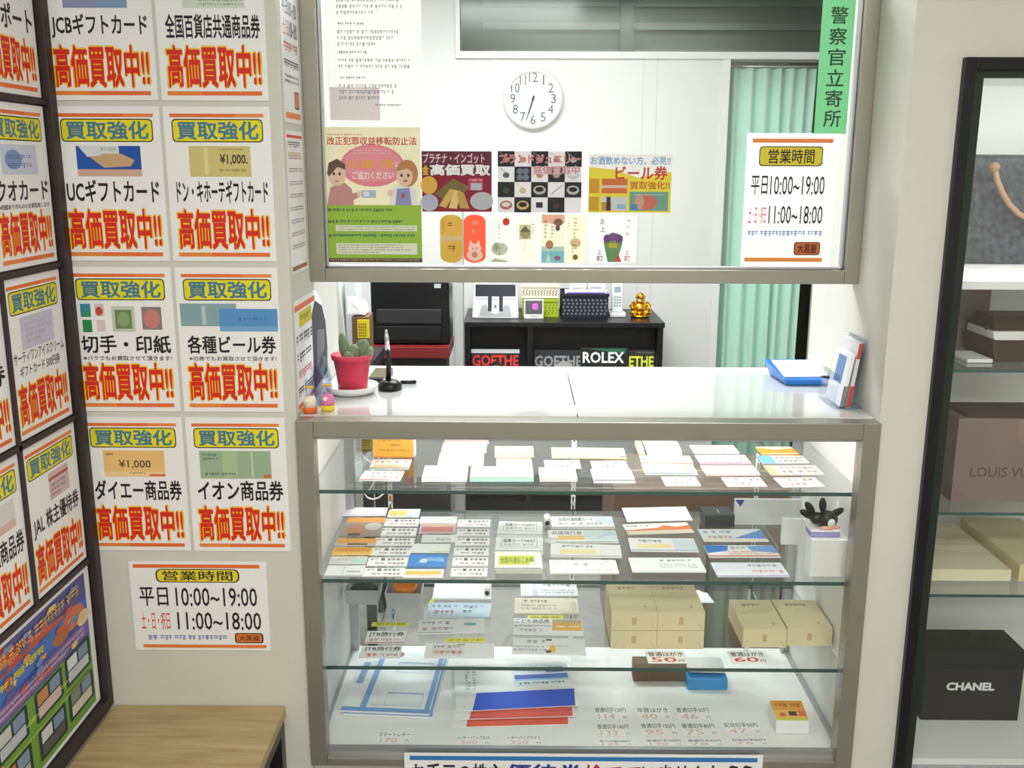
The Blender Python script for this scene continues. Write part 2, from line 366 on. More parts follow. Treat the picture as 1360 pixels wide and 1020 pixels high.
for r, c, pic, nm, sub, lb in (
        (1, 1, pic_jcb, 'JCBギフトカード', None, 'white gift card notice, left column of pillar, cut off by the top of the photo'),
        (1, 2, pic_dep, '全国百貨店共通商品券', None, 'white department store voucher notice at pillar top, right column, kanji title'),
        (2, 1, pic_uc, 'UCギフトカード', None, 'white gift card notice on the pillar with a dark blue voucher picture'),
        (2, 2, pic_dq, 'ドン・キホーテギフトカード', None, 'white gift card notice on the pillar with a yellowish ¥1,000 card picture'),
        (3, 1, pic_st, '切手・印紙', '※バラでもお買取させて頂きます!', 'white notice on the pillar picturing green and red postage stamps'),
        (3, 2, pic_be, '各種ビール券', '※旧券でもお買取させて頂きます!', 'white beer coupon notice on the pillar with two light blue coupons'),
        (4, 1, pic_da, 'ダイエー商品券', None, 'white voucher notice low on the pillar with an orange ¥1,000 voucher picture'),
        (4, 2, pic_ae, 'イオン商品券', None, 'white voucher notice low on the pillar with a pale green voucher picture')):
    wallsheet('buying_notice', lb, 'notice', *CO[c], *ROWS[r], -.0012, notice(pic, [nm], sub), group=G1, t=.001)
def hours(red, badge=None, narrow=False):
    return [('r', .03, .925, .95, .965, OR), ('rr', .19, .765, .80, .915, (30, 28, 10), .012), ('rr', .2, .775, .79, .905, (236, 222, 60), .011), ('t', '営業時間', .24, .785, .75, .895, BK, .012),
            ('t', '平日', .06, .5, .27, .71, BK, .012), ('t', '10:00~19:00', .325, .5, .92, .71, BK, .006),
            ('t', red, .06, .235, .27, .435, (220, 60, 50), .004), ('t', '11:00~18:00', .325, .235, .94, .435, BK, .006),
            ('x', .1, .10, .68, .19, 1, (90, 120, 200)), ('rr', .74, .085, .95, .2, (40, 30, 20), .006), ('rr', .75, .095, .94, .19, (222, 120, 60), .005), ('t', '大黒屋', .77, .11, .92, .175, (60, 40, 20), .01), ('r', .06, .03, .97, .065, (240, 126, 60))]
wallsheet('opening_hours_sign', 'white landscape opening hours sign taped low on the left pillar', 'sign', -.833, -.537, .525, .733, -.0012, hours('土・日・祝日'), t=.001)
hw = [('r', .06, .93, .93, .96, (238, 140, 80)), ('rr', .14, .76, .83, .905, (40, 36, 10), .008), ('rr', .15, .768, .82, .898, (238, 222, 70), .007), ('t', '営業時間', .24, .78, .74, .885, BK, .012),
      ('t', '平日', .07, .55, .25, .69, BK, .008), ('t', '10:00~19:00', .28, .55, .87, .69, BK, .004),
      ('t', '土・日・祝日', .06, .335, .25, .465, (226, 84, 70), .004), ('t', '11:00~18:00', .28, .335, .87, .47, BK, .004),
      ('x', .06, .235, .87, .295, 1, (120, 146, 216)), ('rr', .58, .1, .87, .2, (50, 40, 20), .006), ('rr', .59, .105, .86, .195, (206, 110, 60), .005), ('t', '大黒屋', .62, .115, .83, .185, (70, 30, 20), .02), ('r', .04, .05, .9, .08, (240, 150, 70))]

# ---------------------------------------------------------------- framed board on the left wall
YC = [-.030, -.256, -.49, -.73]; ZR = [1.985, 1.677, 1.369, 1.058, .747, .42]
b = B()
b.box(XW+.0005, XW+.006, -.76, -.002, .392+.004, 2.03, 'frame_black')
fr = empty('poster_board', (XW, -.4, .40), 'dark brown framed board holding notices along the left wall', 'display board')
o = b.obj('backing', fr)
b = B(); b.box(XW+.0005, XW+.022, -.026, -.001, .396, 2.03, 'frame_brown'); b.obj('stile', fr, bevel=.002)
for z in ZR[1:5]:
    b = B(); b.box(XW+.006, XW+.013, -.76, -.026, z-.005, z+.005, 'frame_brown'); b.obj('rail', fr)
b = B(); b.box(XW+.006, XW+.022, -.76, -.026, .396, .42, 'frame_brown'); b.obj('bottom_rail', fr)
b = B()
b.box(XW+.006, XW+.013, YC[1]-.005, YC[1]+.005, ZR[4]+.005, ZR[2]-.005, 'frame_brown'); b.obj('mullion', fr)
def lw(ci, ri, els, lb, **k):
    y1 = YC[ci]-.003; y0 = YC[ci+1]+.007
    return sidesheet('buying_notice', lb, 'notice', y0, y1, ZR[ri+1]+.008, ZR[ri]-.008, XW+.0065, els, group='buying notices in the board on the left wall', **k)
pic_pl = [('r', .2, .57, .8, .75, (206, 214, 236)), ('e', .4, .66, .14, .06, (130, 160, 210)), ('x', .3, .6, .7, .7, 2, (90, 120, 180))]
pic_lil = [('r', .22, .55, .8, .755, (206, 204, 226)), ('x', .3, .58, .75, .72, 4, (170, 170, 206))]
pic_jal = [('r', .42, .57, .8, .755, (214, 190, 196)), ('r', .42, .70, .8, .72, (190, 90, 90)), ('x', .46, .58, .76, .68, 3, (90, 80, 96))]
pic_k = [('r', .5, .57, .86, .75, (226, 220, 222)), ('r', .5, .57, .86, .62, (220, 190, 180))]
lw(0, 0, notice(pic_pl, ['パスポート']), 'topmost notice in the left wall board, its top cut off by the photo')
lw(0, 1, notice(pic_pl, ['クオカード'], '※残額ありのものもお買取致します'), 'prepaid card notice second from the top in the left wall board')
lw(0, 2, notice(pic_lil, ['サーティワンアイスクリーム', 'ギフトカード 500円券']), 'ice cream gift card notice with two title lines in the left wall board')
lw(0, 3, notice(pic_jal, ['JAL 株主優待券']), 'airline shareholder coupon notice just above the colourful poster on the left wall')
lw(1, 2, notice(pic_k, ['旅行券']), 'notice at the left photo edge showing only red strokes, above the voucher notice')
lw(1, 3, notice(pic_k, ['全国共通商品券']), 'voucher notice at the left photo edge beside the airline coupon notice')
els = [('r', 0, 0, 1, 1, (240, 240, 244)), ('r', .02, .03, .97, .97, (60, 84, 168)), ('r', .02, .80, .97, .97, (196, 84, 60)), ('x', .05, .82, .9, .95, 2, (240, 190, 120)), ('p', [(.5, .97), (.97, .97), (.97, .78), (.6, .88)], (90, 90, 150)),
       ('p', [(.02, .62), (.97, .70), (.97, .80), (.02, .80)], (74, 116, 196)), ('x', .1, .70, .7, .78, 1, (236, 226, 60)), ('r', .02, .54, .97, .64, (130, 100, 170)), ('x', .05, .55, .93, .63, 2, (230, 190, 200)), ('e', .88, .74, .07, .07, (210, 120, 90)), ('e', .94, .68, .04, .05, (230, 210, 170)), ('e', .80, .70, .05, .05, (180, 110, 60)),
       ('r', .02, .03, .97, .53, (110, 160, 66)), ('r', .02, .36, .97, .40, (150, 190, 60)), ('p', [(.02, .03), (.3, .03), (.45, .3), (.3, .5), (.02, .53)], (210, 150, 80)), ('e', .14, .34, .13, .13, (226, 130, 110)), ('e', .2, .15, .1, .12, (236, 226, 200)), ('p', [(.02, .4), (.3, .48), (.3, .53), (.02, .53)], (60, 150, 214))]
for i, (x0, y0) in enumerate(((.42, .32), (.62, .32), (.80, .33), (.42, .07), (.62, .07), (.80, .09))):
    els += [('rr', x0, y0, x0+.16, y0+.2, (34, 60, 60), .006), ('r', x0+.015, y0+.10, x0+.075, y0+.18, ((200, 206, 200), (196, 140, 90), (220, 226, 230), (224, 130, 100), (210, 214, 220), (120, 140, 130))[i]), ('r', x0+.085, y0+.10, x0+.145, y0+.18, (130, 150, 180)), ('r', x0+.015, y0+.02, x0+.145, y0+.09, ((190, 196, 220), (216, 190, 200), (200, 206, 226), (180, 186, 180), (90, 90, 90), (214, 206, 190))[i])]
rp = random.Random(3)
for i in range(46):
    x0, y0 = rp.uniform(.06, .9), rp.uniform(.56, .93); c = rp.choice(((206, 90, 60), (226, 150, 90), (70, 110, 190), (150, 90, 120), (120, 140, 200), (230, 200, 120), (90, 100, 150), (190, 70, 60)))
    els.append(('p', [(x0, y0), (x0+.05, y0-.008), (x0+.06, y0+.02), (x0+.02, y0+.03)], c) if i % 2 else ('e', x0, y0, .02, .02, c))
els += [('x', .08, .84, .92, .95, 1, (236, 190, 110)), ('x', .06, .71, .7, .78, 1, (240, 230, 70)), ('x', .05, .57, .93, .63, 2, (236, 206, 214)), ('x', .4, .375, .95, .40, 1, (240, 240, 120)), ('x', .4, .275, .95, .30, 1, (230, 236, 110))]
sidesheet('colour_poster', 'colourful blue and green poster with photo tiles, bottom of the left wall board', 'poster', -.73, -.033, .424, .739, XW+.0065, els, group=None)

# ---------------------------------------------------------------- papers on the niche's left side wall
els = [('rr', .2, .86, .8, .95, (230, 214, 60), .006), ('x', .28, .87, .72, .94, 1, BK), ('t', '平日', .1, .72, .4, .82, (90, 100, 120), .01), ('t', '10:00~19:00', .42, .72, .92, .82, (90, 100, 120), .01), ('t', '土日', .1, .58, .38, .69, (224, 150, 140), .01), ('t', '11:00~18:00', .42, .58, .92, .69, (90, 100, 120), .01),
       ('x', .12, .46, .9, .56, 1, (220, 100, 90)), ('x', .1, .36, .92, .44, 1, (60, 60, 66)), ('x', .1, .26, .92, .33, 2, (80, 80, 86)), ('rr', .62, .1, .88, .22, (60, 40, 30), .005), ('rr', .64, .11, .86, .21, (214, 130, 90), .005), ('r', .08, .03, .92, .07, (240, 140, 70))]
sidesheet('opening_hours_sheet', 'tall hours sheet high on the pillar side facing the service window', 'sign', .015, .165, 1.645, 1.93, XL+.0005, els)
els = [('r', .04, .95, .96, .97, (220, 80, 60)), ('x', .1, .87, .9, .94, 1, (70, 80, 120)), ('x', .1, .82, .8, .86, 1, (230, 170, 60))] + [('x', .1, .80-.09*i, .9, .855-.09*i-.02, 2, ((190, 120, 90), (100, 100, 110), (120, 130, 160))[i % 3]) for i in range(8)] + [('r', .05, .02, .95, .05, (170, 110, 80))]
sidesheet('rules_sheet', 'small print rules sheet on the pillar side, above the counter gap', 'notice', .015, .165, 1.345, 1.63, XL+.0005, els)
els = [('p', [(.5, .04), (.97, .10), (1, .35), (.97, .62), (.86, .80), (.62, .90), (.5, .78)], (70, 72, 80)), ('p', [(.62, .3), (.9, .35), (.92, .55), (.66, .6)], (120, 124, 134)), ('r', .0, .9, .62, .95, (240, 120, 60)), ('rr', .12, .74, .5, .88, (220, 206, 50), .006), ('x', .16, .76, .46, .86, 1, (90, 90, 40)), ('x', .03, .56, .5, .71, 1, BK), ('x', .03, .4, .5, .54, 1, (60, 60, 66)), ('x', .05, .25, .48, .38, 1, (224, 130, 120)), ('x', .03, .1, .48, .23, 1, (60, 60, 66)), ('r', .0, .02, .55, .06, (240, 130, 70))]
sidesheet('voucher_notice', 'wide voucher notice with a dark picture on the pillar side above the ornaments', 'notice', .02, .345, 1.058, 1.29, XL+.0005, els, shape=[(0, 0), (.9, 0), (1, .3), (.97, .65), (.85, .85), (.66, 1), (0, 1)])

# ---------------------------------------------------------------- papers on the glass screen
def gl(name, label, cat, px0, py0, px1, py1, els, **k):
    a = P(px0, py1, 1, GY); c = P(px1, py0, 1, GY); return wallsheet(name, label, cat, a.x, c.x, a.z, c.z, GY-.0002, els, thin_paper=True, **k)
els = []
for y, n in ((.93, 3), (.70, 3), (.49, 2), (.30, 3)):
    els += [('x', .13, y, .42, y+.035, 1, (130, 130, 138)), ('x', .12, y-.045*n-.02, .88, y-.02, n, (176, 176, 184))]
els += [('x', .5, .10, .8, .13, 1, (150, 150, 156)), ('r', .02, .0, .55, .25, (230, 222, 224))]
els = els[-1:]+els[:-1]
wallsheet('printed_notice', 'white sheet of small grey print taped at the top left of the glass screen', 'notice', -.408, -.206, 1.657, 1.93, GY-.0002, els, base='off_paper', thin_paper=True)
SK = (240, 208, 186)
els = [('r', .0, .0, 1, 1, (244, 238, 206)), ('r', 0, .03, 1, .43, (160, 200, 70)), ('r', 0, 0, 1, .03, (90, 70, 50)), ('x', .03, .005, .97, .028, 1, (200, 190, 170)), ('x', .04, .935, .4, .955, 1, (220, 120, 100)), ('t', '改正犯罪収益移転防止法', .04, .87, .96, .93, (214, 84, 70), .02),
       ('e', .5, .72, .33, .155, (240, 140, 160)), ('e', .5, .73, .30, .13, (244, 156, 172)), ('x', .3, .80, .7, .84, 2, (250, 224, 230)), ('t', '本人確認・記録', .25, .70, .72, .765, (244, 180, 60), .03), ('t', 'に', .74, .71, .78, .75, (255, 240, 240), .02), ('t', 'ご協力ください', .29, .62, .72, .68, (255, 244, 246), .02),
       ('p', [(.02, .43), (.06, .56), (.2, .6), (.28, .55), (.3, .43)], (206, 150, 150)), ('p', [(.2, .5), (.36, .53), (.38, .5), (.28, .46)], (206, 150, 150)), ('e', .13, .655, .095, .085, SK), ('p', [(.03, .66), (.05, .74), (.14, .77), (.22, .73), (.22, .69), (.14, .71), (.05, .64)], (110, 84, 74)), ('e', .10, .66, .012, .012, (70, 50, 50)), ('e', .16, .66, .012, .012, (70, 50, 50)), ('p', [(.1, .61), (.16, .61), (.13, .6)], (200, 90, 90)), ('e', .36, .515, .03, .022, SK), ('r', .38, .485, .53, .54, (170, 200, 224)), ('r', .40, .495, .46, .53, (240, 240, 244)),
       ('p', [(.66, .43), (.7, .56), (.8, .59), (.95, .55), (.97, .43)], (240, 236, 240)), ('p', [(.73, .43), (.75, .55), (.88, .56), (.9, .43)], (150, 156, 206)), ('e', .86, .665, .11, .10, (196, 140, 90)), ('e', .83, .645, .085, .078, SK), ('p', [(.74, .68), (.78, .735), (.92, .72), (.94, .66), (.86, .70)], (196, 140, 90)), ('e', .80, .65, .012, .012, (80, 50, 50)), ('e', .87, .65, .012, .012, (80, 50, 50)), ('e', .84, .61, .02, .008, (210, 90, 90)), ('e', .68, .52, .03, .024, SK), ('e', .81, .50, .02, .02, (200, 80, 90)),
       ('e', .04, .395, .015, .012, (70, 130, 90)), ('x', .07, .375, .7, .41, 1, (60, 120, 110)), ('e', .04, .305, .015, .012, (70, 130, 90)), ('x', .07, .29, .8, .325, 1, (60, 120, 110)), ('r', .1, .235, .95, .28, (236, 240, 220)), ('x', .12, .24, .93, .275, 2, (150, 150, 130)), ('e', .04, .20, .015, .012, (70, 130, 90)), ('x', .07, .185, .95, .22, 1, (60, 130, 130)), ('r', .1, .06, .95, .145, (240, 242, 226)), ('x', .12, .065, .93, .14, 4, (140, 140, 130))]
gl('awareness_poster', 'pale cream and green poster with two cartoon people and pink oval, on the glass screen', 'poster', 435, 169, 558, 348, els)
els = [('r', 0, 0, 1, 1, (138, 24, 52)), ('r', 0, .60, 1, 1, (110, 40, 66)), ('t', 'プラチナ・インゴット', .02, .80, .9, .97, (244, 214, 222), .02), ('t', '金', .01, .61, .1, .77, (240, 200, 50), .03), ('t', '高価買取', .12, .60, .98, .79, (255, 255, 255), .05), ('e', .1, .44, .12, .15, (232, 186, 80)), ('e', .1, .15, .13, .14, (190, 196, 220)), ('e', .86, .18, .17, .15, (196, 200, 210)),
       ('p', [(.18, .3), (.45, .55), (.7, .4), (.5, .25), (.3, .2)], (128, 112, 60)), ('p', [(.24, .1), (.40, .38), (.5, .36), (.34, .06)], (226, 190, 110)), ('p', [(.38, .06), (.46, .36), (.56, .34), (.5, .05)], (240, 210, 140)), ('p', [(.54, .06), (.5, .34), (.6, .32), (.68, .05)], (206, 170, 90)), ('rr', .66, .36, .88, .56, (200, 60, 90), .004), ('r', .70, .36, .86, .48, (190, 200, 220)), ('x', .68, .5, .86, .55, 1, (250, 220, 230))]
gl('precious_metal_poster', 'dark red poster of gold and silver ingots on the glass screen', 'poster', 561, 201, 653, 281, els)
els = [('r', 0, 0, 1, 1, (238, 236, 240))]
DK = (30, 30, 38)
for r in range(4):
    for c in range(5):
        x0, y1 = c*.2, 1-r*.25
        if (r+c) % 2 == 0: els.append(('r', x0, y1-.25, x0+.2, y1, DK))
        k = r*5+c
        if k == 19: continue
        gc = ((210, 150, 140), (226, 160, 140), (200, 150, 150), (180, 140, 150), (190, 190, 196), (110, 110, 116), (120, 130, 150), (216, 150, 120), (190, 170, 160), (214, 214, 220), (60, 80, 70), (214, 196, 150), (190, 190, 190), (170, 176, 180), (200, 200, 190), (190, 120, 110), (214, 190, 110), (50, 54, 50), (80, 50, 60), (0, 0, 0))[k]
        bg = DK if (r+c) % 2 == 0 else (238, 236, 240)
        if k in (12, 14, 15, 16, 9): els += [('e', x0+.1, y1-.13, .075, .075, gc), ('e', x0+.1, y1-.12, .05, .04, bg)]
        elif k == 6: els += [('e', x0+.1+.035*a, y1-.125+.05*d, .04, .05, gc) for a in (-1, 1) for d in (-1, 1)]
        elif k == 17: els += [('p', [(x0+.06, y1-.17), (x0+.14, y1-.17), (x0+.14, y1-.08), (x0+.06, y1-.08)], gc)]
        elif k == 13: els += [('p', [(x0+.03, y1-.2), (x0+.05, y1-.2), (x0+.18, y1-.05), (x0+.16, y1-.05)], gc)]
        else: els += [('e', x0+.1, y1-.14, .04, .045, gc), ('p', [(x0+.02, y1-.02), (x0+.03, y1-.02), (x0+.11, y1-.1), (x0+.1, y1-.1)], gc)]
els += [('t', 'ブランドジュエリー', .02, .80, .98, .96, (250, 214, 214), .045), ('t', 'ブランドジュエリー', .025, .81, .975, .95, (214, 90, 84), .01), ('t', '高価買取中', .42, .62, .98, .77, (248, 226, 230), .05), ('t', '高価買取中', .425, .63, .975, .76, (206, 90, 110), .0)]
gl('jewellery_poster', 'black and white checkered poster of jewellery pieces on the glass screen', 'poster', 661, 201, 773, 282, els)
els = [('r', 0, 0, 1, 1, (246, 246, 246)), ('p', [(0, 0), (1, 0), (1, .7), (.6, .6), (.3, .74), (0, .78)], (244, 226, 70)), ('t', 'お酒飲めない方、必見!!', .02, .82, .98, .96, (110, 160, 226), .015), ('t', 'ビール券', .32, .56, .95, .80, (214, 70, 60), .03), ('t', '買取強化!!', .5, .40, .98, .54, (206, 110, 40), .02), ('r', .01, .33, .13, .58, (224, 160, 60)), ('r', .16, .33, .47, .58, (220, 120, 70)), ('r', .16, .42, .47, .47, (236, 210, 190)), ('r', .01, .03, .13, .27, (216, 170, 50)), ('r', .16, .03, .47, .27, (214, 220, 232)), ('r', .16, .03, .28, .18, (206, 150, 80)), ('r', .22, .03, .27, .27, (60, 50, 50)), ('r', .35, .06, .46, .14, (160, 190, 226)), ('r', .5, .03, .97, .36, (120, 174, 160)), ('e', .7, .18, .14, .14, (214, 120, 110)), ('e', .62, .18, .06, .12, (220, 170, 150)), ('r', .52, .05, .6, .14, (90, 140, 210)), ('x', .55, .28, .93, .33, 1, (220, 236, 226))]
gl('beer_coupon_poster', 'yellow and blue beer coupon poster on the glass screen, rightmost of the picture posters', 'poster', 781, 205, 893, 282, els)
GT = 'row of small bookmark tags on the glass screen'
oval = [(.5+.5*math.cos(a), (.86+.14*math.sin(a) if s else .14+.14*math.sin(a))) for s, rng in ((1, range(0, 181, 20)), (0, range(180, 361, 20))) for a in [math.radians(q) for q in rng]]
gl('bookmark_tag', 'rounded gold paper tag, leftmost under the posters on the glass', 'tag', 585, 285, 614, 349, [('r', .02, .45, .98, .56, (226, 200, 150)), ('r', .05, .5, .95, .51, (246, 230, 190)), ('x', .35, .68, .65, .88, 1, (120, 84, 20)), ('x', .35, .2, .65, .4, 1, (120, 84, 20)), ('x', .1, .6, .25, .9, 6, (130, 94, 30))], base=(196, 154, 66), shape=oval, group=GT)
gl('bookmark_tag', 'rounded orange red paper tag with white cat-like figure', 'tag', 616, 285, 645, 349, [('e', .5, .16, .36, .12, (250, 226, 214)), ('e', .5, .3, .3, .1, (250, 226, 214)), ('p', [(.25, .36), (.3, .48), (.42, .4)], (250, 226, 214)), ('p', [(.75, .36), (.7, .48), (.58, .4)], (250, 226, 214)), ('e', .42, .3, .03, .015, (200, 80, 60)), ('e', .58, .3, .03, .015, (200, 80, 60)), ('e', .5, .17, .14, .06, (240, 150, 130)), ('x', .4, .76, .66, .9, 1, (250, 220, 210)), ('x', .4, .58, .66, .72, 1, (250, 220, 210))], base=(236, 92, 60), shape=oval, group=GT)
gl('bookmark_tag', 'off-white tag with a red round seal and grey ink drawing', 'tag', 648, 287, 679, 349, [('e', .78, .88, .15, .08, (214, 60, 50)), ('x', .45, .5, .58, .86, 5, (80, 90, 80)), ('e', .5, .3, .36, .14, (206, 214, 196)), ('e', .35, .34, .12, .1, (170, 184, 160)), ('x', .48, .16, .6, .4, 4, (110, 120, 110)), ('p', [(.1, .02), (.3, .1), (.9, .04), (.8, .01)], (190, 200, 180))], base=(244, 243, 232), group=GT)
gl('bookmark_tag', 'cream tag with a small temple picture beside the red seal tag', 'tag', 684, 287, 714, 349, [('r', .18, .50, .72, .82, (216, 214, 190)), ('e', .45, .62, .22, .1, (180, 170, 120)), ('p', [(.2, .66), (.45, .8), (.7, .66)], (120, 120, 96)), ('x', .76, .6, .88, .9, 5, (110, 110, 100)), ('x', .4, .22, .5, .44, 4, (180, 180, 160))], base=(246, 243, 226), group=GT)
gl('bookmark_tag', 'pink and blue patterned tag with brown flowers', 'tag', 719, 285, 750, 349, [('r', 0, 0, 1, .24, (130, 206, 220)), ('r', 0, .82, 1, 1, (244, 190, 170)), ('r', 0, .24, 1, .34, (190, 224, 214)), ('e', .72, .84, .2, .08, (150, 110, 80)), ('e', .7, .72, .1, .06, (90, 80, 90)), ('e', .35, .38, .17, .09, (190, 130, 110)), ('e', .7, .1, .14, .05, (180, 110, 150)), ('p', [(.2, .02), (.3, .22), (.42, .02)], (240, 240, 244)), ('x', .42, .5, .58, .85, 5, (60, 60, 60)), ('x', .12, .5, .26, .9, 5, (120, 110, 90))], base=(244, 230, 206), group=GT)
gl('bookmark_tag', 'narrow cream tag with brush writing and brown flower', 'tag', 752, 286, 777, 349, [('x', .38, .5, .66, .96, 6, (60, 56, 50)), ('e', .5, .42, .3, .1, (226, 200, 170)), ('e', .5, .12, .15, .06, (150, 110, 70)), ('x', .05, .7, .2, .95, 5, (150, 140, 110)), ('x', .3, .2, .6, .4, 3, (110, 90, 70))], base=(246, 238, 206), group=GT)
gl('greeting_card', 'white card with a purple bouquet and brush writing, right end of the tag row', 'card', 782, 287, 846, 349, [('p', [(.3, .45), (.38, .6), (.58, .64), (.72, .56), (.70, .4), (.6, .02), (.4, .02)], (110, 150, 100)), ('e', .38, .52, .08, .09, (120, 80, 140)), ('e', .5, .56, .09, .09, (130, 90, 150)), ('e', .63, .52, .08, .09, (120, 80, 140)), ('r', .42, .32, .6, .42, (206, 190, 70)), ('p', [(.55, .02), (.62, .2), (.7, .02)], (220, 90, 70)), ('t', '足', .22, .82, .32, .94, (80, 80, 84), .01), ('t', '上', .22, .66, .34, .78, (80, 80, 84), .01), ('t', '上', .17, .18, .28, .28, (60, 60, 66), .01), ('t', '町', .17, .03, .3, .15, (60, 60, 66), .01), ('x', .78, .84, .9, .95, 1, (224, 130, 120)), ('x', .78, .70, .9, .81, 1, (224, 130, 120)), ('x', .78, .56, .9, .67, 1, (224, 130, 120)), ('t', '上', .76, .18, .87, .28, (206, 90, 80), .01), ('t', '町', .76, .03, .88, .15, (206, 90, 80), .01)], base=(244, 244, 241))
els = []
for i, chh in enumerate('警察官立寄所'):
    y = .761-i*.1425; els.append(('t', chh, .27, y, .80, y+.118, (52, 84, 62), .012))
wallsheet('police_patrol_sign', 'tall green vertical sign with dark kanji at the right of the glass screen', 'sign', .633, .702, 1.632, 1.925, GY-.0002, els, base=(120, 196, 140), thin_paper=True)
gl('opening_hours_sign', 'white upright opening hours sign at the lower right corner of the glass screen', 'sign', 983, 177, 1116, 356, hw)

# ================================================================ SHOWCASE
ZC = 1.05
S1, S2, S3, S0 = .884, .679, .471, .274          # shelf tops and base board
YS = .47
sc = empty('showcase', ((XL+XR)/2, .25, .25), 'steel framed glass showcase with white counter top, full of tickets', 'showcase')
f = B()
f.box(XL, XL+.036, -.012, .028, .25, ZC-.002, 'steel'); f.box(XR-.036, XR, -.012, .028, .25, ZC-.002, 'steel')
f.box(XL+.036, XR-.036, -.012, .028, ZC-.038, ZC-.002, 'steel'); f.box(XL+.036, XR-.036, -.012, .028, .25, .268, 'steel')
f.obj('frame', sc, bevel=.0015)
f = B(); f.box(XL+.036, XR-.036, .002, .02, .268, .283, 'aluminium'); f.box(XL+.036, XR-.036, .002, .006, .283, .287, 'aluminium'); f.obj('bottom_track', sc)
f = B(); f.box(XL+.036, XR-.036, .012, .024, ZC-.048, ZC-.038, 'aluminium'); f.obj('top_track', sc)
f = B(); f.box(XL, XL+.008, .028, .5, .25, ZC-.028, 'case_white'); f.obj('side_panel', sc)
f = B(); f.box(XR-.008, XR, .028, .5, .25, ZC-.028, 'case_white'); f.obj('side_panel', sc)
f = B(); f.box(XL+.008, XR-.008, .028, .5, .25, S0, 'case_white'); f.obj('base_board', sc)
f = B(); f.box(XR-.022, XR-.0085, .03, .474, S0+.0001, S0+.004, 'aluminium'); f.obj('floor_channel', sc)
f = B(); f.box(XL+.0085, XL+.016, .03, .474, S0+.0001, S0+.004, 'aluminium'); f.obj('floor_channel', sc)
for x in (XL+.008, XR-.03):
    f = B(); f.box(x, x+.022, .475, .5, S0, ZC-.028, 'aluminium'); f.obj('rear_post', sc)
for px in (519, 761, 1003):
    x = P(px, 665, 1, .485).x
    f = B(); f.box(x-.006, x+.006, .478, .49, S0, ZC-.028, 'chrome')
    for k in range(30): f.box(x-.0018, x+.0018, .4775, .479, S0+.02+k*.024, S0+.034+k*.024, (60, 64, 66))
    f.obj('shelf_standard', sc)
    for z in (S1, S2, S3):
        f = B(); f.hexa([(x-.002, .25, z-.018), (x+.002, .25, z-.018), (x+.002, .478, z-.035), (x-.002, .478, z-.035)], [(x-.002, .25, z-.0085), (x+.002, .25, z-.0085), (x+.002, .478, z-.0085), (x-.002, .478, z-.0085)], 'chrome'); f.obj('bracket', sc)
f = B(); f.box(XL+.038, XR-.038, .007, .011, .284, ZC-.039, 'pane_glass'); f.obj('front_pane', sc)
f = B(); f.tube([(-.28, .27, ZC-.045), (.68, .27, ZC-.045)], .008, 'lamp_white', 12); f.obj('lamp_tube', sc)
f = B(); f.tube([(XL+.06, .046, ZC-.0405), (XR-.06, .046, ZC-.0405)], .0075, 'lamp_white', 12); f.obj('lamp_tube', sc)  # added second tube, hidden behind the frame, to brighten the lower shelves
for i, (z, l) in enumerate(((S1, 'glass shelf highest in the showcase, with tickets laid out on it'), (S2, 'second glass shelf down, crowded with rows of price cards'), (S3, 'lowest glass shelf, carrying the cream boxes'))):
    s = empty('glass_shelf', ((XL+XR)/2, .25, z-.008), l, 'shelf', 'glass shelves in the showcase')
    f = B(); f.box(XL+.012, XR-.012, .032, YS, z-.008, z, 'shelf_glass'); f.obj('glass_plate', s)
    f = B(); f.box(XL+.012, XR-.012, .0305, .032, z-.008, z, 'green_edge'); f.box(XL+.012, XR-.012, YS, YS+.0015, z-.008, z, 'green_edge'); f.obj('polished_edge', s)
# counter slab on the showcase
xm = P(763, 535, 2, ZC).x
f = B(); f.box(XL+.001, xm-.001, .0285, .463, ZC-.026, ZC, 'counter_white'); f.obj('counter_panel', sc, bevel=.001)
f = B(); f.box(xm+.001, XR-.001, .0285, .463, ZC-.026, ZC, 'counter_white'); f.obj('counter_panel', sc, bevel=.001)
f = B(); f.box(XL+.001, XR-.001, .4635, .545, ZC-.03, ZC+.001, 'paper'); f.obj('rear_ledge', sc, bevel=.002)
# banner below the case
b = wallsheet('shop_banner', 'white banner with blue stripe and large dark lettering under the showcase', 'banner', P(537, 1010, 1, -.0135).x, P(1013, 1010, 1, -.0135).x, P(770, 1001, 1, -.0135).z-.128, P(770, 1001, 1, -.0135).z, -.0135,
    [('r', .015, .86, .985, .945, (56, 124, 196)), ('t', 'お手元の株主', .02, .42, .275, .80, (44, 44, 60), .025), ('t', '優待券', .285, .42, .50, .80, (50, 60, 150), .025), ('t', '捨てて', .505, .42, .66, .80, (196, 50, 60), .025), ('t', 'いませんか', .665, .42, .89, .80, (44, 44, 60), .02), ('t', '??', .905, .42, .975, .80, (44, 44, 50), .03)], t=.0012)

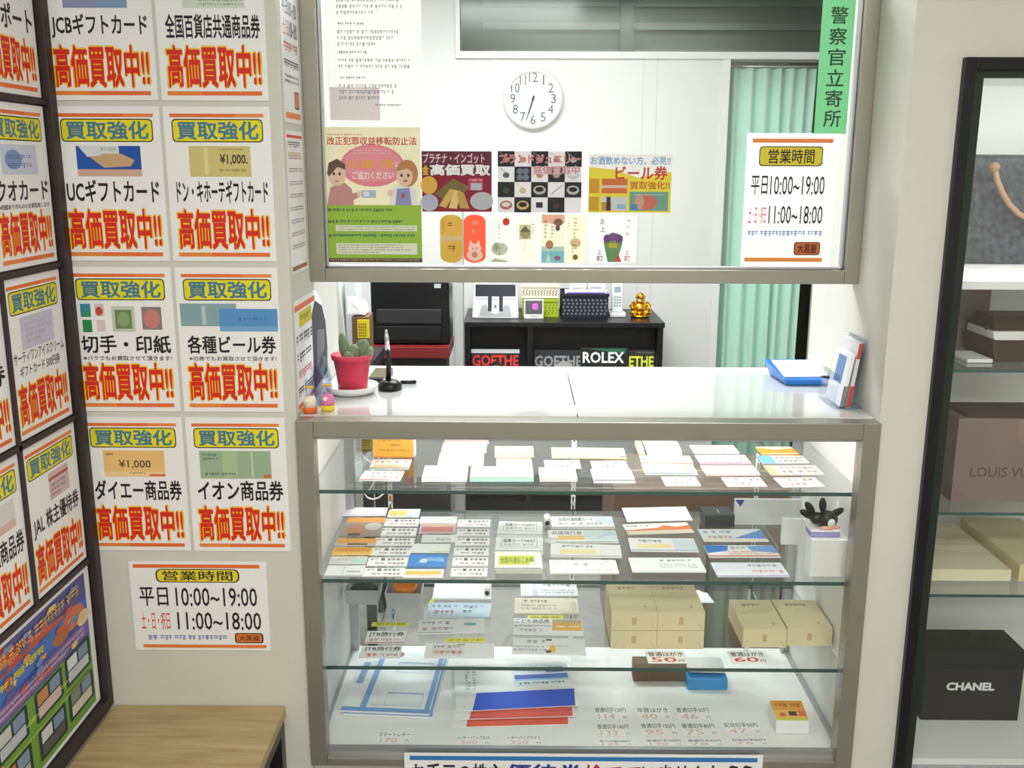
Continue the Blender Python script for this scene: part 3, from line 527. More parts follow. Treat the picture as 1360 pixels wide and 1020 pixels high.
# ---------------------------------------------------------------- flat goods on the shelves
def card(name, label, cat, x0, y0, x1, y1, fy, z, els, base=WH, t=.0012, group=None, lift=0.0005, tilt=0):
    A = P(x0, y0, 2, z); C = P(x1, y1, 2, z); D = P((x0+x1)/2, fy, 2, z)
    ux = (C-A); w = ux.length; ux.normalize(); uy = Z.cross(ux); h = (D-A).dot(uy)
    if tilt: uy = (Matrix.Rotation(tilt, 3, ux) @ uy)
    return sheet(name, label, cat, A+Z*lift, ux, uy, w, h, els, base=base, t=t, group=group)
def pc(t1, t2, col=(206, 70, 66), line=None):
    if t1 is None: return [('r', .02, .03, .98, .97, (252, 252, 252)), ('x', .06, .55, .94, .93, 1, BK), ('x', .1, .08, .8, .5, 1, col)]
    e = [('r', .02, .03, .98, .97, (252, 252, 252)), ('t', t1, .06, .56, .94, .92, BK, .012), ('t', t2, .1, .1, .74, .48, col, .012), ('t', '円', .78, .1, .92, .3, BK, .01)]
    if line: e.append(('r', .0, .0, 1, .06, line))
    return e
def tick(bl, *more): return list(bl)+list(more)
TT = 'tickets laid out on the top glass shelf'
z = S1
card('voucher', 'white voucher at the rear of the pale pink stepped set, top shelf', 'voucher', 590, 590, 649, 590, 578, z, [('r', 0, 0, 1, .12, (214, 170, 176))], t=.006, group=TT)
card('voucher', 'pale voucher second from the rear of the pink stepped set, top shelf', 'voucher', 586, 602, 646, 602, 591, z, [('x', .2, .3, .8, .7, 2, (220, 200, 206)), ('r', 0, 0, 1, .08, (224, 200, 200))], base=(250, 246, 248), t=.004, group=TT)
card('voucher', 'faint pink lined voucher third from the rear of the pink stepped set, top shelf', 'voucher', 581, 619, 642, 619, 603, z, [('r', .02, .5, .98, .53, (214, 190, 196)), ('x', .1, .1, .9, .45, 2, (220, 200, 206)), ('x', .3, .6, .8, .9, 1, (214, 196, 200))], base=(250, 246, 247), t=.002, group=TT)
rr = [(.06, 0), (.94, 0), (1, .3), (.97, .9), (.92, 1), (.08, 1), (.03, .9), (0, .3)]
b = card('voucher_pouch', 'pink edged pouch with rounded corners at the front of top shelf', 'pouch', 560, 640, 620, 640, 622, z, [('x', .12, .3, .88, .85, 3, (190, 170, 176)), ('p', [(.02, .12), (.06, .03), (.94, .03), (.98, .12)], (214, 140, 150))], base=(250, 244, 246), t=.006)
card('voucher_roll', 'cream rolled voucher bundle behind the teal booklet, top shelf', 'voucher', 657, 608, 709, 608, 597, z, [('r', 0, 0, 1, .2, (228, 206, 170)), ('x', .1, .75, .95, .98, 1, (150, 140, 120))], base=(252, 246, 222), t=.008)
card('voucher', 'pale blue voucher between the cream bundle and the teal booklet', 'voucher', 659, 621, 707, 621, 610, z, [('x', .1, .15, .9, .9, 2, (160, 176, 206)), ('r', 0, .86, 1, 1, (236, 210, 170))], base=(206, 218, 238), t=.002, group=TT)
card('ticket_booklet', 'teal ticket booklet with a green front edge, top shelf', 'booklet', 624, 640, 709, 640, 623, z, [('r', 0, 0, 1, .18, (120, 168, 134)), ('x', .12, .6, .9, .85, 2, (120, 170, 176))], base=(190, 226, 226), t=.006)
card('voucher', 'pale yellow banknote-like voucher bundle at the rear centre of top shelf', 'voucher', 733, 609, 832, 610, 597, z, [('r', 0, 0, .9, .3, (246, 232, 170)), ('p', [(.7, .1), (.98, .4), (.98, .9), (.7, .7)], (226, 228, 216)), ('r', .9, .02, 1, .14, (120, 126, 130))], base=(250, 244, 212), t=.004, group=TT)
G2 = 'price cards on the top glass shelf'
card('price_card', 'white price card left of the centre post behind the grey booklet, top shelf', 'price card', 724, 623, 772, 623, 612, z, pc(None, None), group=G2)
card('price_card', 'white price card right of the centre post behind the white stack, top shelf', 'price card', 787, 623, 835, 623, 613, z, pc(None, None), group=G2)
card('ticket_booklet', 'small grey ticket booklet in front of a price card, centre of top shelf', 'booklet', 717, 640, 767, 640, 625, z, [('r', 0, 0, 1, .2, (160, 166, 170)), ('r', .02, .5, .98, .55, (200, 170, 176)), ('x', .1, .6, .9, .9, 1, (170, 160, 170))], base=(222, 220, 224), t=.007)
card('voucher_stack', 'white lined voucher stack with a dark front edge, centre of top shelf', 'voucher', 789, 642, 844, 642, 626, z, [('r', 0, 0, 1, .12, (110, 116, 116)), ('r', .02, .45, .98, .5, (214, 210, 212)), ('r', .02, .7, .98, .75, (214, 210, 212)), ('x', .6, .2, .95, .4, 1, (190, 190, 192))], base=(240, 238, 240), t=.005)
o = empty('paper_parcel', P(878, 606, 2, z), 'cream folded paper parcel at the rear right of top shelf', 'parcel')
f = B(); a = P(860, 606, 2, z+.0005); c = P(906, 606, 2, z+.0005); d = P(880, 592, 2, z).y
f.hexa([(a.x, a.y, a.z), (c.x, c.y, a.z), (c.x, d, a.z), (a.x+.002, d, a.z)], [(a.x-.002, a.y+.004, a.z+.016), (c.x, c.y+.004, a.z+.013), (c.x, d, a.z+.018), (a.x-.006, d, a.z+.021)], 'off_paper'); f.obj('bundle', o, bevel=.003)
f = B(); f.hexa([(a.x-.02, a.y+.02, a.z), (a.x-.004, a.y+.012, a.z), (a.x-.008, d, a.z), (a.x-.02, d, a.z)], [(a.x-.022, a.y+.024, a.z+.008), (a.x-.006, a.y+.016, a.z+.010), (a.x-.008, d, a.z+.020), (a.x-.022, d, a.z+.024)], (250, 232, 196)); f.obj('folded_flap', o)
card('voucher', 'white blue-tinted voucher in front of the paper parcel, top shelf', 'voucher', 852, 617, 921, 618, 607, z, [('x', .4, .4, .95, .85, 1, (130, 140, 150)), ('r', 0, 0, 1, .1, (170, 110, 90)), ('p', [(0, .2), (.35, .5), (0, .95)], (206, 228, 240))], base=(240, 246, 248), t=.003, group=TT)
card('voucher', 'pale green voucher with dark text second in front of the paper parcel', 'voucher', 857, 631, 927, 631, 619, z, [('x', .35, .1, .95, .45, 2, (150, 150, 140)), ('e', .86, .65, .1, .15, (200, 210, 140)), ('r', 0, 0, 1, .08, (90, 100, 110))], base=(216, 234, 234), t=.003, group=TT)
card('price_card', 'small grey-printed price card at the front edge below the green voucher', 'price card', 884, 646, 931, 646, 634, z, pc(None, None), group=G2)
card('voucher', 'white voucher with grey print at the back of the lilac set, top shelf', 'voucher', 922, 603, 982, 603, 593, z, [('x', .1, .3, .45, .8, 1, (170, 170, 180)), ('x', .5, .3, .9, .8, 1, (170, 170, 180))], t=.003, group=TT)
card('voucher', 'lilac voucher in the middle of the right ticket set, top shelf', 'voucher', 930, 617, 998, 617, 606, z, [('x', .1, .3, .45, .8, 1, (150, 140, 170)), ('x', .5, .3, .9, .8, 1, (150, 140, 170)), ('r', 0, 0, 1, .1, (170, 130, 150))], base=(230, 220, 240), t=.003, group=TT)
card('voucher', 'pink voucher in front of the lilac one, top shelf', 'voucher', 938, 632, 1010, 632, 620, z, [('x', .2, .2, .5, .8, 2, (180, 150, 156)), ('x', .55, .2, .95, .8, 2, (150, 130, 140)), ('r', 0, 0, 1, .1, (206, 150, 150))], base=(244, 222, 224), t=.003, group=TT)
card('price_card', 'greyish price card at the front edge below the pink voucher', 'price card', 966, 647, 1019, 647, 635, z, pc(None, None)[1:], base=(226, 220, 220), group=G2)
card('ticket_envelope', 'orange and yellow ticket envelope at the right rear of top shelf', 'envelope', 1013, 606, 1062, 606, 595, z, [('r', 0, .25, 1, .7, (232, 168, 50)), ('p', [(0, .9), (.5, .6), (1, .8), (1, 1), (0, 1)], (246, 240, 226)), ('r', .15, .05, .85, .2, (246, 226, 206)), ('r', 0, 0, 1, .08, (196, 90, 60))], base=(240, 206, 120), t=.003)
card('voucher', 'grey voucher with a bright blue left end, right side of top shelf', 'voucher', 1013, 617, 1076, 617, 607, z, [('r', 0, 0, .3, 1, (110, 176, 236)), ('x', .35, .1, .95, .9, 2, (120, 120, 130))], base=(210, 208, 214), t=.003, group=TT)
card('voucher', 'grey voucher with an orange left corner, right side of top shelf', 'voucher', 1024, 632, 1095, 632, 620, z, [('p', [(0, 0), (.22, 0), (.12, 1), (0, 1)], (240, 190, 140)), ('x', .25, .1, .95, .9, 2, (130, 120, 120))], base=(214, 206, 204), t=.003, group=TT)
card('price_card', 'pale price card at the right front corner of top shelf', 'price card', 1040, 648, 1096, 647, 635, z, pc(None, None)[1:], base=(226, 222, 216), group=G2)
o = empty('orange_placard', P(522, 608, 2, z), 'orange placard with dark print on a clear stand, left end of top shelf', 'placard')
a = P(496, 608, 2, z); yb = a.y; c = P(549, 608, 2, z); zt = P(520, 581, 1, yb).z
sheet('placard_face', '', '', (a.x, yb, z+.0008), X, Vector((0, .15, 1)), c.x-a.x, zt-z, [('x', .12, .75, .7, .86, 1, (130, 90, 30)), ('x', .42, .5, .7, .66, 1, (90, 60, 20)), ('x', .12, .27, .92, .42, 1, (130, 90, 30)), ('r', 0, 0, 1, .05, (206, 120, 40))], base=(244, 170, 60), t=.0012, parent=o)
f = B(); f.box(c.x-.001, c.x+.004, yb+.006, yb+.03, z+.0005, zt+.012, 'white_plastic'); f.box(a.x+.006, a.x+.011, yb+.012, yb+.03, z+.0005, zt+.012, 'white_plastic'); f.box(a.x+.01, c.x, yb+.022, yb+.03, z+.0005, z+.012, 'clear_acrylic'); f.obj('stand', o)
card('voucher', 'small grey voucher with faint orange print below the orange placard', 'voucher', 490, 624, 543, 624, 612, z, [('x', .08, .5, .95, .9, 1, (120, 110, 110)), ('r', 0, 0, 1, .1, (110, 104, 96)), ('r', .1, .15, .8, .4, (240, 190, 150))], base=(224, 224, 222), t=.003, group=TT)
card('voucher', 'pale blue voucher with red print at the left front of top shelf', 'voucher', 477, 639, 531, 640, 627, z, [('x', .08, .15, .95, .5, 1, (206, 110, 96)), ('x', .2, .6, .95, .9, 1, (130, 140, 150)), ('r', 0, 0, .75, .08, (180, 90, 70))], base=(216, 228, 230), t=.003, group=TT)
f = B(); L = [P(u, v, 1, .486) for u, v in ((480, 577), (478, 590), (480, 602), (485, 609), (493, 614), (497, 640), (490, 652), (484, 656), (488, 661), (495, 663), (503, 661), (510, 655))]; f.tube(L, .0022, 'white_plastic'); tag(f.obj('lamp_cable'), 'thin white cable looping behind the left end of the showcase', 'cable')

# ---- second shelf
z = S2
G3 = 'white travel price cards in the second column'; G4 = 'white price cards in the fourth column'; G5 = 'picture gift cards at the left of second shelf'
LA = [('white and lilac gift card at the very back left of second shelf', 455, 686, 512, 675, (236, 232, 242), [('x', .1, .1, .8, .25, 1, (170, 160, 180))]),
      ('brown picture gift card with an orange top band, second shelf', 450, 713, 505, 688, (170, 156, 150), [('r', .04, .72, .99, .98, (238, 166, 76)), ('e', .4, .35, .3, .25, (196, 140, 110)), ('e', .75, .5, .2, .2, (214, 206, 200)), ('r', .2, .02, .5, .14, (90, 84, 84))]),
      ('grey gift card with an orange top edge in front of the brown picture card', 444, 726, 498, 716, (206, 200, 190), [('r', 0, .4, 1, 1, (240, 176, 84)), ('r', .3, .1, .8, .35, (130, 110, 90))]),
      ('yellow orange gift card at the left of second shelf', 440, 738, 492, 728, (244, 200, 100), [('r', .05, .45, .95, .9, (226, 160, 70)), ('r', 0, 0, 1, .2, (246, 214, 130))]),
      ('pale grey gift card with a mint corner, left of second shelf', 436, 750, 486, 740, (226, 224, 222), [('r', .6, .1, .98, .7, (196, 224, 216)), ('x', .2, .4, .6, .8, 1, (180, 170, 170))]),
      ('white gift card with a black stripe at the left front corner of second shelf', 430, 766, 481, 752, (240, 243, 244), [('r', .45, 0.02, .47, 1, (206, 214, 220)), ('r', .55, .38, .9, .44, (60, 60, 66)), ('r', 0, .0, 1, .06, (190, 170, 180))])]
for lb, x0, y0, x1, fy, bs, els in LA: card('gift_card', lb, 'gift card', x0, y0, x1, y0, fy, z, els, base=bs, t=.0015, group=G5)
card('gift_card', 'yellow and pale blue gift card at the head of the second column', 'gift card', 514, 688, 556, 688, 677, z, [('r', .05, .2, .6, .85, (246, 206, 120)), ('r', .6, 0, 1, 1, (206, 220, 240))], base=(236, 230, 220), t=.0015)
def col_cards(rows, nm, ordn, colname, g):
    for i, (x0, x1, yn, yf) in enumerate(rows):
        card(nm, 'white price card, %s row from the back in the %s column of second shelf' % (ordn[i], colname), 'price card', x0, yn, x1, yn, yf, z, [('r', .0, .0, 1, .04, (150, 130, 130)), ('r', .02, .06, .98, .97, (252, 252, 252)), ('x', .06, .58, .3, .92, 1, (120, 116, 112)), ('r', .32, .62, .42, .9, (110, 106, 100)), ('x', .48, .56, .95, .94, 1, BK), ('x', .2, .1, .92, .5, 1, (150, 100, 96))], group=g)
ORD = ['first', 'second', 'third', 'fourth', 'fifth', 'sixth']
col_cards([(506, 555, 700, 690), (502, 552, 713, 702), (496, 549, 726, 715), (491, 545, 739, 728), (486, 540, 753, 741), (481, 535, 767, 755)], 'price_card', ORD, 'second', G3)
col_cards([(607, 651, 701, 691), (606, 650, 713, 703), (604, 650, 726, 715), (602, 649, 739, 728), (600, 648, 753, 741), (598, 647, 767, 755)], 'price_card', ORD, 'fourth', G4)
LC = [('white and green landscape gift card heading the third column', 557, 696, 606, 687, (240, 242, 240), [('p', [(.3, 0), (1, .6), (1, 1), (.6, .4)], (200, 214, 170))]),
      ('pink and orange banded gift card in the third column', 556, 709, 604, 697, (226, 206, 214), [('r', .02, .78, .98, .9, (240, 170, 90)), ('r', .05, .1, .95, .7, (216, 140, 140))]),
      ('plain white gift card in the third column behind the blue one', 559, 721, 607, 711, (240, 238, 240), [('x', .4, .1, .95, .6, 1, (170, 170, 176))]),
      ('white gift card with a thin green curve just behind the blue one', 545, 735, 597, 723, (246, 248, 248), [('p', [(.4, .2), (.7, .05), (1, .1), (1, .16), (.7, .12)], (206, 210, 140))]),
      ('bright blue gift card in the third column of second shelf', 540, 755, 592, 737, (74, 146, 226), [('p', [(.2, .3), (.6, .5), (.95, .4), (.9, .75), (.4, .7)], (140, 190, 240)), ('e', .4, .5, .1, .16, (220, 236, 250)), ('r', 0, 0, 1, .1, (90, 130, 180))]),
      ('white gift card with an orange band at the front of the third column', 535, 768, 588, 757, (250, 248, 244), [('r', .05, .3, .95, .8, (246, 204, 120)), ('x', .4, .1, .7, .3, 1, (180, 150, 110))])]
for lb, x0, y0, x1, fy, bs, els in LC: card('gift_card', lb, 'gift card', x0, y0, x1, y0, fy, z, els, base=bs, t=.0015, group='picture gift cards in the third column')
fr = lambda s, c=BK: [('r', .12, .3, .88, .93, (150, 150, 150)), ('r', .13, .32, .87, .91, (252, 252, 252)), ('t', s, .16, .62, .84, .88, c, .01), ('x', .18, .36, .82, .58, 1, (170, 160, 160)), ('r', 0, 0, 1, .04, (160, 160, 164))]
card('ticket_booklet', 'white boxed-title booklet at the back of the fifth column, second shelf', 'booklet', 660, 713, 720, 714, 696, z, fr('図書カードNEXT'), t=.006, group='booklets in the fifth column')
card('ticket_booklet', 'white boxed-title booklet in the middle of the fifth column, second shelf', 'booklet', 657, 736, 721, 737, 718, z, fr('図書カードNEXT'), t=.008, group='booklets in the fifth column')
for k, (dx, dy) in enumerate(((0, 0), (1, -1), (-1, -2))):
    z2 = z+.0004+k*.005
    card('ticket_booklet', ('lowest booklet of the pile under the green title booklet', 'middle booklet of the pile under the green title booklet', 'booklet with a yellow green title label on top of its small pile')[k], 'booklet', 658+dx, 762+dy*2, 720+dx, 762+dy*2, 741+dy*3, z2, [('r', 0, 0, 1, .05, (130, 134, 136))]+([('r', .08, .2, .88, .75, (206, 216, 90)), ('t', '全国共通おこめ券', .12, .3, .84, .66, (90, 110, 50), .01), ('r', .76, .22, .86, .36, (246, 246, 240))] if k == 2 else []), base=(250, 250, 248), t=.0045, group='booklets in the fifth column')
f = B(); a = P(660, 700, 2, z); f.box(a.x-.012, a.x+.006, a.y, a.y+.003, z+.0004, z+.03, 'clear_acrylic'); f.box(a.x-.012, a.x+.006, a.y-.02, a.y, z+.0004, z+.003, 'clear_acrylic'); tag(f.obj('acrylic_stand'), 'little clear acrylic stand behind the fifth column of booklets', 'stand')
o = card('ticket_booklet', 'white booklet with its left end rolled up, rear centre of second shelf', 'booklet', 733, 703, 817, 703, 688, z, [('t', '全国共通図書カード', .12, .58, .68, .9, BK, .01), ('x', .1, .2, .8, .5, 1, (180, 180, 186)), ('p', [(.7, .5), (1, .3), (1, .95), (.75, .95)], (216, 228, 236)), ('r', 0, 0, 1, .05, (160, 160, 164))], t=.004)
f = B(); a = P(727, 699, 2, z); M0 = a+Z*.0085; f.tube([M0, M0+Y*.05], .008, 'off_paper', 14); f.tube([M0-Y*.0004, M0+Y*.001], .006, (50, 50, 54), 14); tag(f.obj('paper_roll'), 'small white paper roll beside the rolled booklet, second shelf', 'roll')
card('ticket_booklet', 'booklet with orange print and pale blue corner, behind the yellow label one', 'booklet', 729, 722, 822, 722, 706, z, [('t', '共通旅行券', .06, .62, .5, .92, (90, 96, 110), .01), ('r', .14, .2, .52, .55, (244, 206, 140)), ('r', .52, 0, 1, .95, (222, 236, 244)), ('p', [(.6, .1), (.98, .7), (.9, .95)], (206, 222, 238)), ('r', 0, 0, 1, .05, (150, 150, 150))], t=.003)
f = B(); a = P(732, 718, 2, z+.006); f.lathe((a.x, a.y, z+.005), [(.017, 0), (.017, .002)], 'off_paper', 20); tag(f.obj('round_tag'), 'oval white tag lying on the left end of the orange print booklet', 'tag')
card('ticket_booklet', 'white booklet with a pale yellow label, centre of second shelf', 'booklet', 731, 740, 826, 742, 725, z, [('x', .16, .66, .62, .92, 1, (90, 96, 120)), ('r', .14, .2, .64, .52, (250, 240, 180)), ('r', 0, 0, 1, .06, (190, 180, 160))], t=.004)
card('ticket_booklet', 'white booklet with thin pen marks at the front centre of second shelf', 'booklet', 731, 763, 822, 763, 746, z, [('r', .06, .82, .2, .84, (150, 150, 156)), ('x', .36, .4, .56, .8, 1, (170, 170, 180)), ('p', [(.74, .6), (.88, .9), (.89, .9), (.755, .6)], (140, 140, 150)), ('x', .5, .1, .9, .3, 1, (190, 190, 190))], t=.004)
GE = 'envelopes right of the centre of second shelf'
card('envelope', 'white curled envelope at the rear right, touching the orange one', 'envelope', 833, 694, 920, 692, 679, z, [('x', .2, .5, .8, .7, 1, (206, 210, 216))], t=.002, group=GE, tilt=.12)
card('envelope', 'white envelope with an orange wave stripe, second shelf', 'envelope', 834, 711, 922, 708, 696, z, [('p', [(0, .4), (.5, .55), (.62, .8), (.8, .6), (1, .75), (1, .3), (0, .3)], (240, 140, 84)), ('x', .04, .6, .42, .92, 1, (150, 130, 130)), ('r', 0, 0, 1, .28, (250, 226, 204))], t=.002, group=GE)
card('envelope', 'white envelope with yellow print and pale blue right end', 'envelope', 838, 733, 928, 734, 717, z, [('x', .15, .6, .55, .9, 1, (90, 96, 110)), ('r', .12, .2, .62, .52, (250, 234, 180)), ('r', .66, 0, 1, .9, (222, 234, 246)), ('r', 0, 0, 1, .05, (150, 170, 206))], t=.004, group=GE)
card('envelope', 'mint white envelope with text on its right half, front of second shelf', 'envelope', 840, 761, 938, 761, 743, z, [('x', .42, .64, .9, .9, 1, (120, 124, 124)), ('x', .4, .2, .9, .55, 2, (170, 176, 176))], base=(242, 249, 247), t=.004, group=GE)
GB = 'blue shaded coupons at the right of second shelf'
card('coupon', 'coupon with a blue wedge at its right, rearmost of the three blue ones', 'coupon', 935, 720, 1021, 720, 704, z, [('p', [(.5, .25), (1, .95), (1, .2)], (110, 156, 220)), ('x', .06, .56, .5, .92, 1, (120, 120, 120)), ('x', .1, .15, .5, .5, 1, (206, 150, 140)), ('r', 0, 0, 1, .12, (244, 224, 206))], base=(226, 238, 242), t=.002, group=GB)
card('coupon', 'coupon with strong blue left end and red base line, second shelf', 'coupon', 942, 741, 1037, 741, 726, z, [('p', [(0, .3), (.3, .5), (.35, .95), (0, 1)], (60, 130, 220)), ('p', [(.65, .5), (1, .3), (1, 1), (.6, .9)], (120, 170, 230)), ('x', .36, .55, .62, .92, 1, (110, 130, 150)), ('x', .3, .15, .95, .5, 2, (214, 120, 100)), ('r', 0, 0, 1, .1, (206, 110, 80))], base=(246, 246, 246), t=.003, group=GB)
card('coupon', 'pale lilac coupon with red figures at the right front of second shelf', 'coupon', 953, 767, 1049, 767, 749, z, [('x', .5, .6, .95, .92, 1, (130, 130, 150)), ('x', .52, .15, .95, .5, 1, (220, 120, 110)), ('r', 0, 0, 1, .06, (190, 170, 210))], base=(228, 232, 246), t=.003, group=GB)
def carton(name, label, cat, x0, x1, yn, fy, zb, hgt, m='carton', front=None, top=None, group=None, parts=False, flip=0):
    A = P(x0, yn, 2, zb); C = P(x1, yn, 2, zb); D = P((x0+x1)/2, fy, 2, zb+hgt)
    w = C.x-A.x; dep = D.y-A.y
    b = B(); M = Matrix.Translation((A.x, A.y, zb+.0006)); b.T = M
    b.box(0, w, 0, dep, 0, hgt, m)
    if front: b.T = M @ frame_mat(Vector((0, 0, 0)), X, Z); draw(b, front, w, hgt, 0)
    if top: b.T = M @ frame_mat(Vector((0, 0, hgt)), X, Y); draw(b, top, w, dep, 0)
    o = b.obj(name, origin=(A.x, A.y, zb+.0006)); return tag(o, label, cat, group)
carton('dark_box', 'small dark grey gift box behind the blue coupons, second shelf', 'box', 936, 975, 700, 673, z, .03, (62, 66, 66), top=[('r', .5, .3, .54, .7, (170, 174, 176)), ('r', .02, .02, .98, .08, (40, 42, 44))])
carton('white_box', 'wide white box with a blue corner at the right rear of second shelf', 'box', 975, 1062, 697, 662, z, .066, 'white_plastic', front=[('p', [(0, 1), (.14, 1), (.08, .72)], (60, 80, 180)), ('x', .5, .3, .8, .45, 1, (210, 214, 222))])
carton('white_box', 'plain white box between the wide box and the one with the black figurine', 'box', 1036, 1062, 721, 690, z, .064, 'case_white')
carton('white_box', 'cube-like white box carrying the black figurine, right front of second shelf', 'box', 1068, 1117, 756, 718, z, .085, 'case_white')
# black figurine with leaf ears on its lilac base
a = P(1091, 709, 2, z+.086); o = empty('black_figurine', (a.x, a.y, z+.086), 'black eared figurine with a pale face spot on a lilac base', 'figurine')
f = B(); f.box(a.x-.030, a.x+.034, a.y-.022, a.y+.022, z+.0862, z+.098, (150, 150, 206)); f.box(a.x-.031, a.x+.035, a.y-.023, a.y+.023, z+.098, z+.104, (236, 232, 238)); f.obj('base', o, bevel=.002)
f = B(); f.ball((a.x+.01, a.y, z+.121), (.024, .02, .02), 'black_gloss'); f.ball((a.x-.014, a.y-.004, z+.124), (.016, .014, .014), 'black_gloss'); fb = f.obj('body', o)
for dx, dz, r in ((-.03, .036, 35), (-.002, .046, 5), (.030, .022, -60), (-.036, .016, 60)):
    f = B(); f.ball((a.x+dx, a.y, z+.121+dz*.7), (.0085, .005, .018), 'black_gloss', M=Matrix.Rotation(math.radians(-r), 3, 'Y')); f.obj('ear', fb)
f = B(); f.ball((a.x+.014, a.y-.0175, z+.118), (.009, .005, .010), (214, 226, 216)); f.obj('face_spot', fb)
f = B(); f.ball((a.x+.006, a.y-.018, z+.107), (.016, .008, .004), (230, 170, 150)); f.ball((a.x+.026, a.y-.012, z+.107), (.010, .008, .004), (226, 180, 160)); f.obj('scarf', o)

# ---- third shelf
z = S3
def tub(label, x0, x1, yn, fill, h, cp):
    A = P(x0, yn, 2, z); C = P(x1, yn, 2, z); w = C.x-A.x; dep = .085; o = empty('plastic_tub', ((A.x+C.x)/2, A.y+dep/2, z+.0006), label, 'tub', 'plastic tubs on the lowest glass shelf')
    x0, x1, y0, y1 = A.x, C.x, A.y, A.y+dep; zb = z+.0006
    f = B()
    f.hexa([(x0+.006, y0+.006, zb), (x1-.006, y0+.006, zb), (x1-.006, y1-.006, zb), (x0+.006, y1-.006, zb)], [(x0+.005, y0+.005, zb+.004), (x1-.005, y0+.005, zb+.004), (x1-.005, y1-.005, zb+.004), (x0+.005, y1-.005, zb+.004)], 'grey_plastic')
    for q in range(4):
        i = [(x0+.005, y0+.005), (x1-.005, y0+.005), (x1-.005, y1-.005), (x0+.005, y1-.005)]; ot = [(x0, y0), (x1, y0), (x1, y1), (x0, y1)]; k = (q+1) % 4
        cx, cy = (x0+x1)/2, (y0+y1)/2; ins = lambda p, d: (p[0]+d*(1 if p[0] < cx else -1), p[1]+d*(1 if p[1] < cy else -1))
        f.hexa([(*i[q], zb+.0041), (*i[k], zb+.0041), (*ins(i[k], .003), zb+.0041), (*ins(i[q], .003), zb+.0041)], [(*ot[q], zb+h), (*ot[k], zb+h), (*ins(ot[k], .003), zb+h), (*ins(ot[q], .003), zb+h)], 'grey_plastic')
    f.obj('tub_body', o, bevel=.002)
    return (x0, x1, y0, y1, zb)
x0, x1, y0, y1, zb = tub('grey plastic tub holding dark goods at the left of third shelf', 457, 504, 805, 0, .042, 0)
f = B(); f.ball(((x0+x1)/2, (y0+y1)/2, zb+.026), ((x1-x0)/2-.009, .03, .02), (60, 76, 72)); tag(f.obj('dark_goods'), 'dark green bundle lying in the left plastic tub', 'goods')
x0, x1, y0, y1, zb = tub('grey plastic tub holding an orange bowl, next to the yellow label', 511, 560, 811, 0, .046, 0)
f = B(); f.lathe(((x0+x1)/2+.001, (y0+y1)/2, zb+.0045), [(.012, 0), (.02, .012), (.029, .034), (.031, .046), (.028, .046), (.026, .034), (.0, .028)], (246, 146, 40), 28); tag(f.obj('orange_bowl'), 'shiny orange bowl inside the plastic tub on third shelf', 'bowl')
f = B(); a = P(569, 806, 2, z); b2 = P(589, 775, 2, z); f.hexa([(a.x-.006, a.y, z+.0005), (a.x+.004, a.y, z+.0005), (b2.x+.01, b2.y, z+.0005), (b2.x-.0, b2.y, z+.0005)], [(a.x-.006, a.y, z+.002), (a.x+.004, a.y, z+.002), (b2.x+.01, b2.y, z+.002), (b2.x, b2.y, z+.002)], (226, 226, 70)); tag(f.obj('yellow_label'), 'long yellow strip lying beside the tub with the orange bowl', 'label')
G7 = 'yellow shelf labels on the lowest glass shelf'
def ylab(label, x0, x1, y, t): card('yellow_label', label, 'label', x0, y, x1, y, y-5, z, [('t', t, .08, .15, .92, .85, (150, 150, 60), .01)], base=(238, 236, 90), t=.001, group=G7)
ylab('short yellow label behind the travel voucher cards at the left of third shelf', 493, 543, 832, '旅行券')
ylab('yellow label behind the white red-priced card, centre left of third shelf', 592, 643, 853, 'クオカード')
ylab('yellow label behind the white and orange voucher on third shelf', 701, 748, 823, '図書券')
card('price_card', 'travel voucher price card, the rear one of two at left of third shelf', 'price card', 484, 855, 537, 855, 839, z, [('t', 'JTB旅行券', .05, .5, .95, .92, BK, .015), ('x', .1, .1, .9, .42, 1, (214, 130, 124)), ('r', 0, 0, 1, .08, (206, 130, 120))], t=.0015, group='travel voucher price cards')
card('price_card', 'travel voucher price card with big red figure, at the left front of third shelf', 'price card', 476, 875, 531, 875, 859, z, [('t', 'JTB旅行券', .08, .55, .98, .95, BK, .015), ('x', .18, .05, .5, .48, 1, (224, 90, 80)), ('x', .55, .1, .95, .4, 1, (214, 150, 140))], t=.0015, group='travel voucher price cards')
o = card('certificate', 'white sheet with a rolled corner behind the light blue card, third shelf', 'sheet', 574, 797, 652, 797, 775, z, [('r', .02, .04, .85, .06, (200, 204, 210))], base=(236, 238, 242), t=.003)
f = B(); a = P(651, 793, 2, z); M0 = a+Vector((-.008, .002, .0105)); f.tube([M0, M0+Y*.07], .0075, 'off_paper', 14); f.tube([M0-Y*.0004, M0+Y*.001], .0055, (50, 50, 54), 14); tag(f.obj('paper_roll'), 'rolled white paper end lying on the large white sheet, third shelf', 'roll')
G8 = 'vouchers and cards on the lowest glass shelf'
card('voucher', 'light blue voucher with grey and red print, third shelf', 'voucher', 566, 820, 651, 821, 802, z, [('x', .06, .6, .52, .85, 1, (90, 100, 110)), ('x', .1, .12, .45, .5, 1, (206, 120, 120)), ('x', .56, .2, .9, .85, 2, (110, 120, 140)), ('p', [(.6, 0), (1, .3), (1, 1), (.8, .6)], (214, 232, 246))], base=(206, 226, 242), t=.003, group=G8)
card('voucher', 'greyish white voucher with a teal stroke, third shelf', 'voucher', 555, 843, 644, 841, 824, z, [('x', .06, .55, .5, .9, 1, (120, 120, 124)), ('x', .06, .12, .52, .48, 1, (190, 150, 150)), ('e', .78, .6, .1, .12, (130, 190, 196)), ('r', 0, 0, .5, .05, (150, 150, 150))], base=(236, 238, 240), t=.003, group=G8)
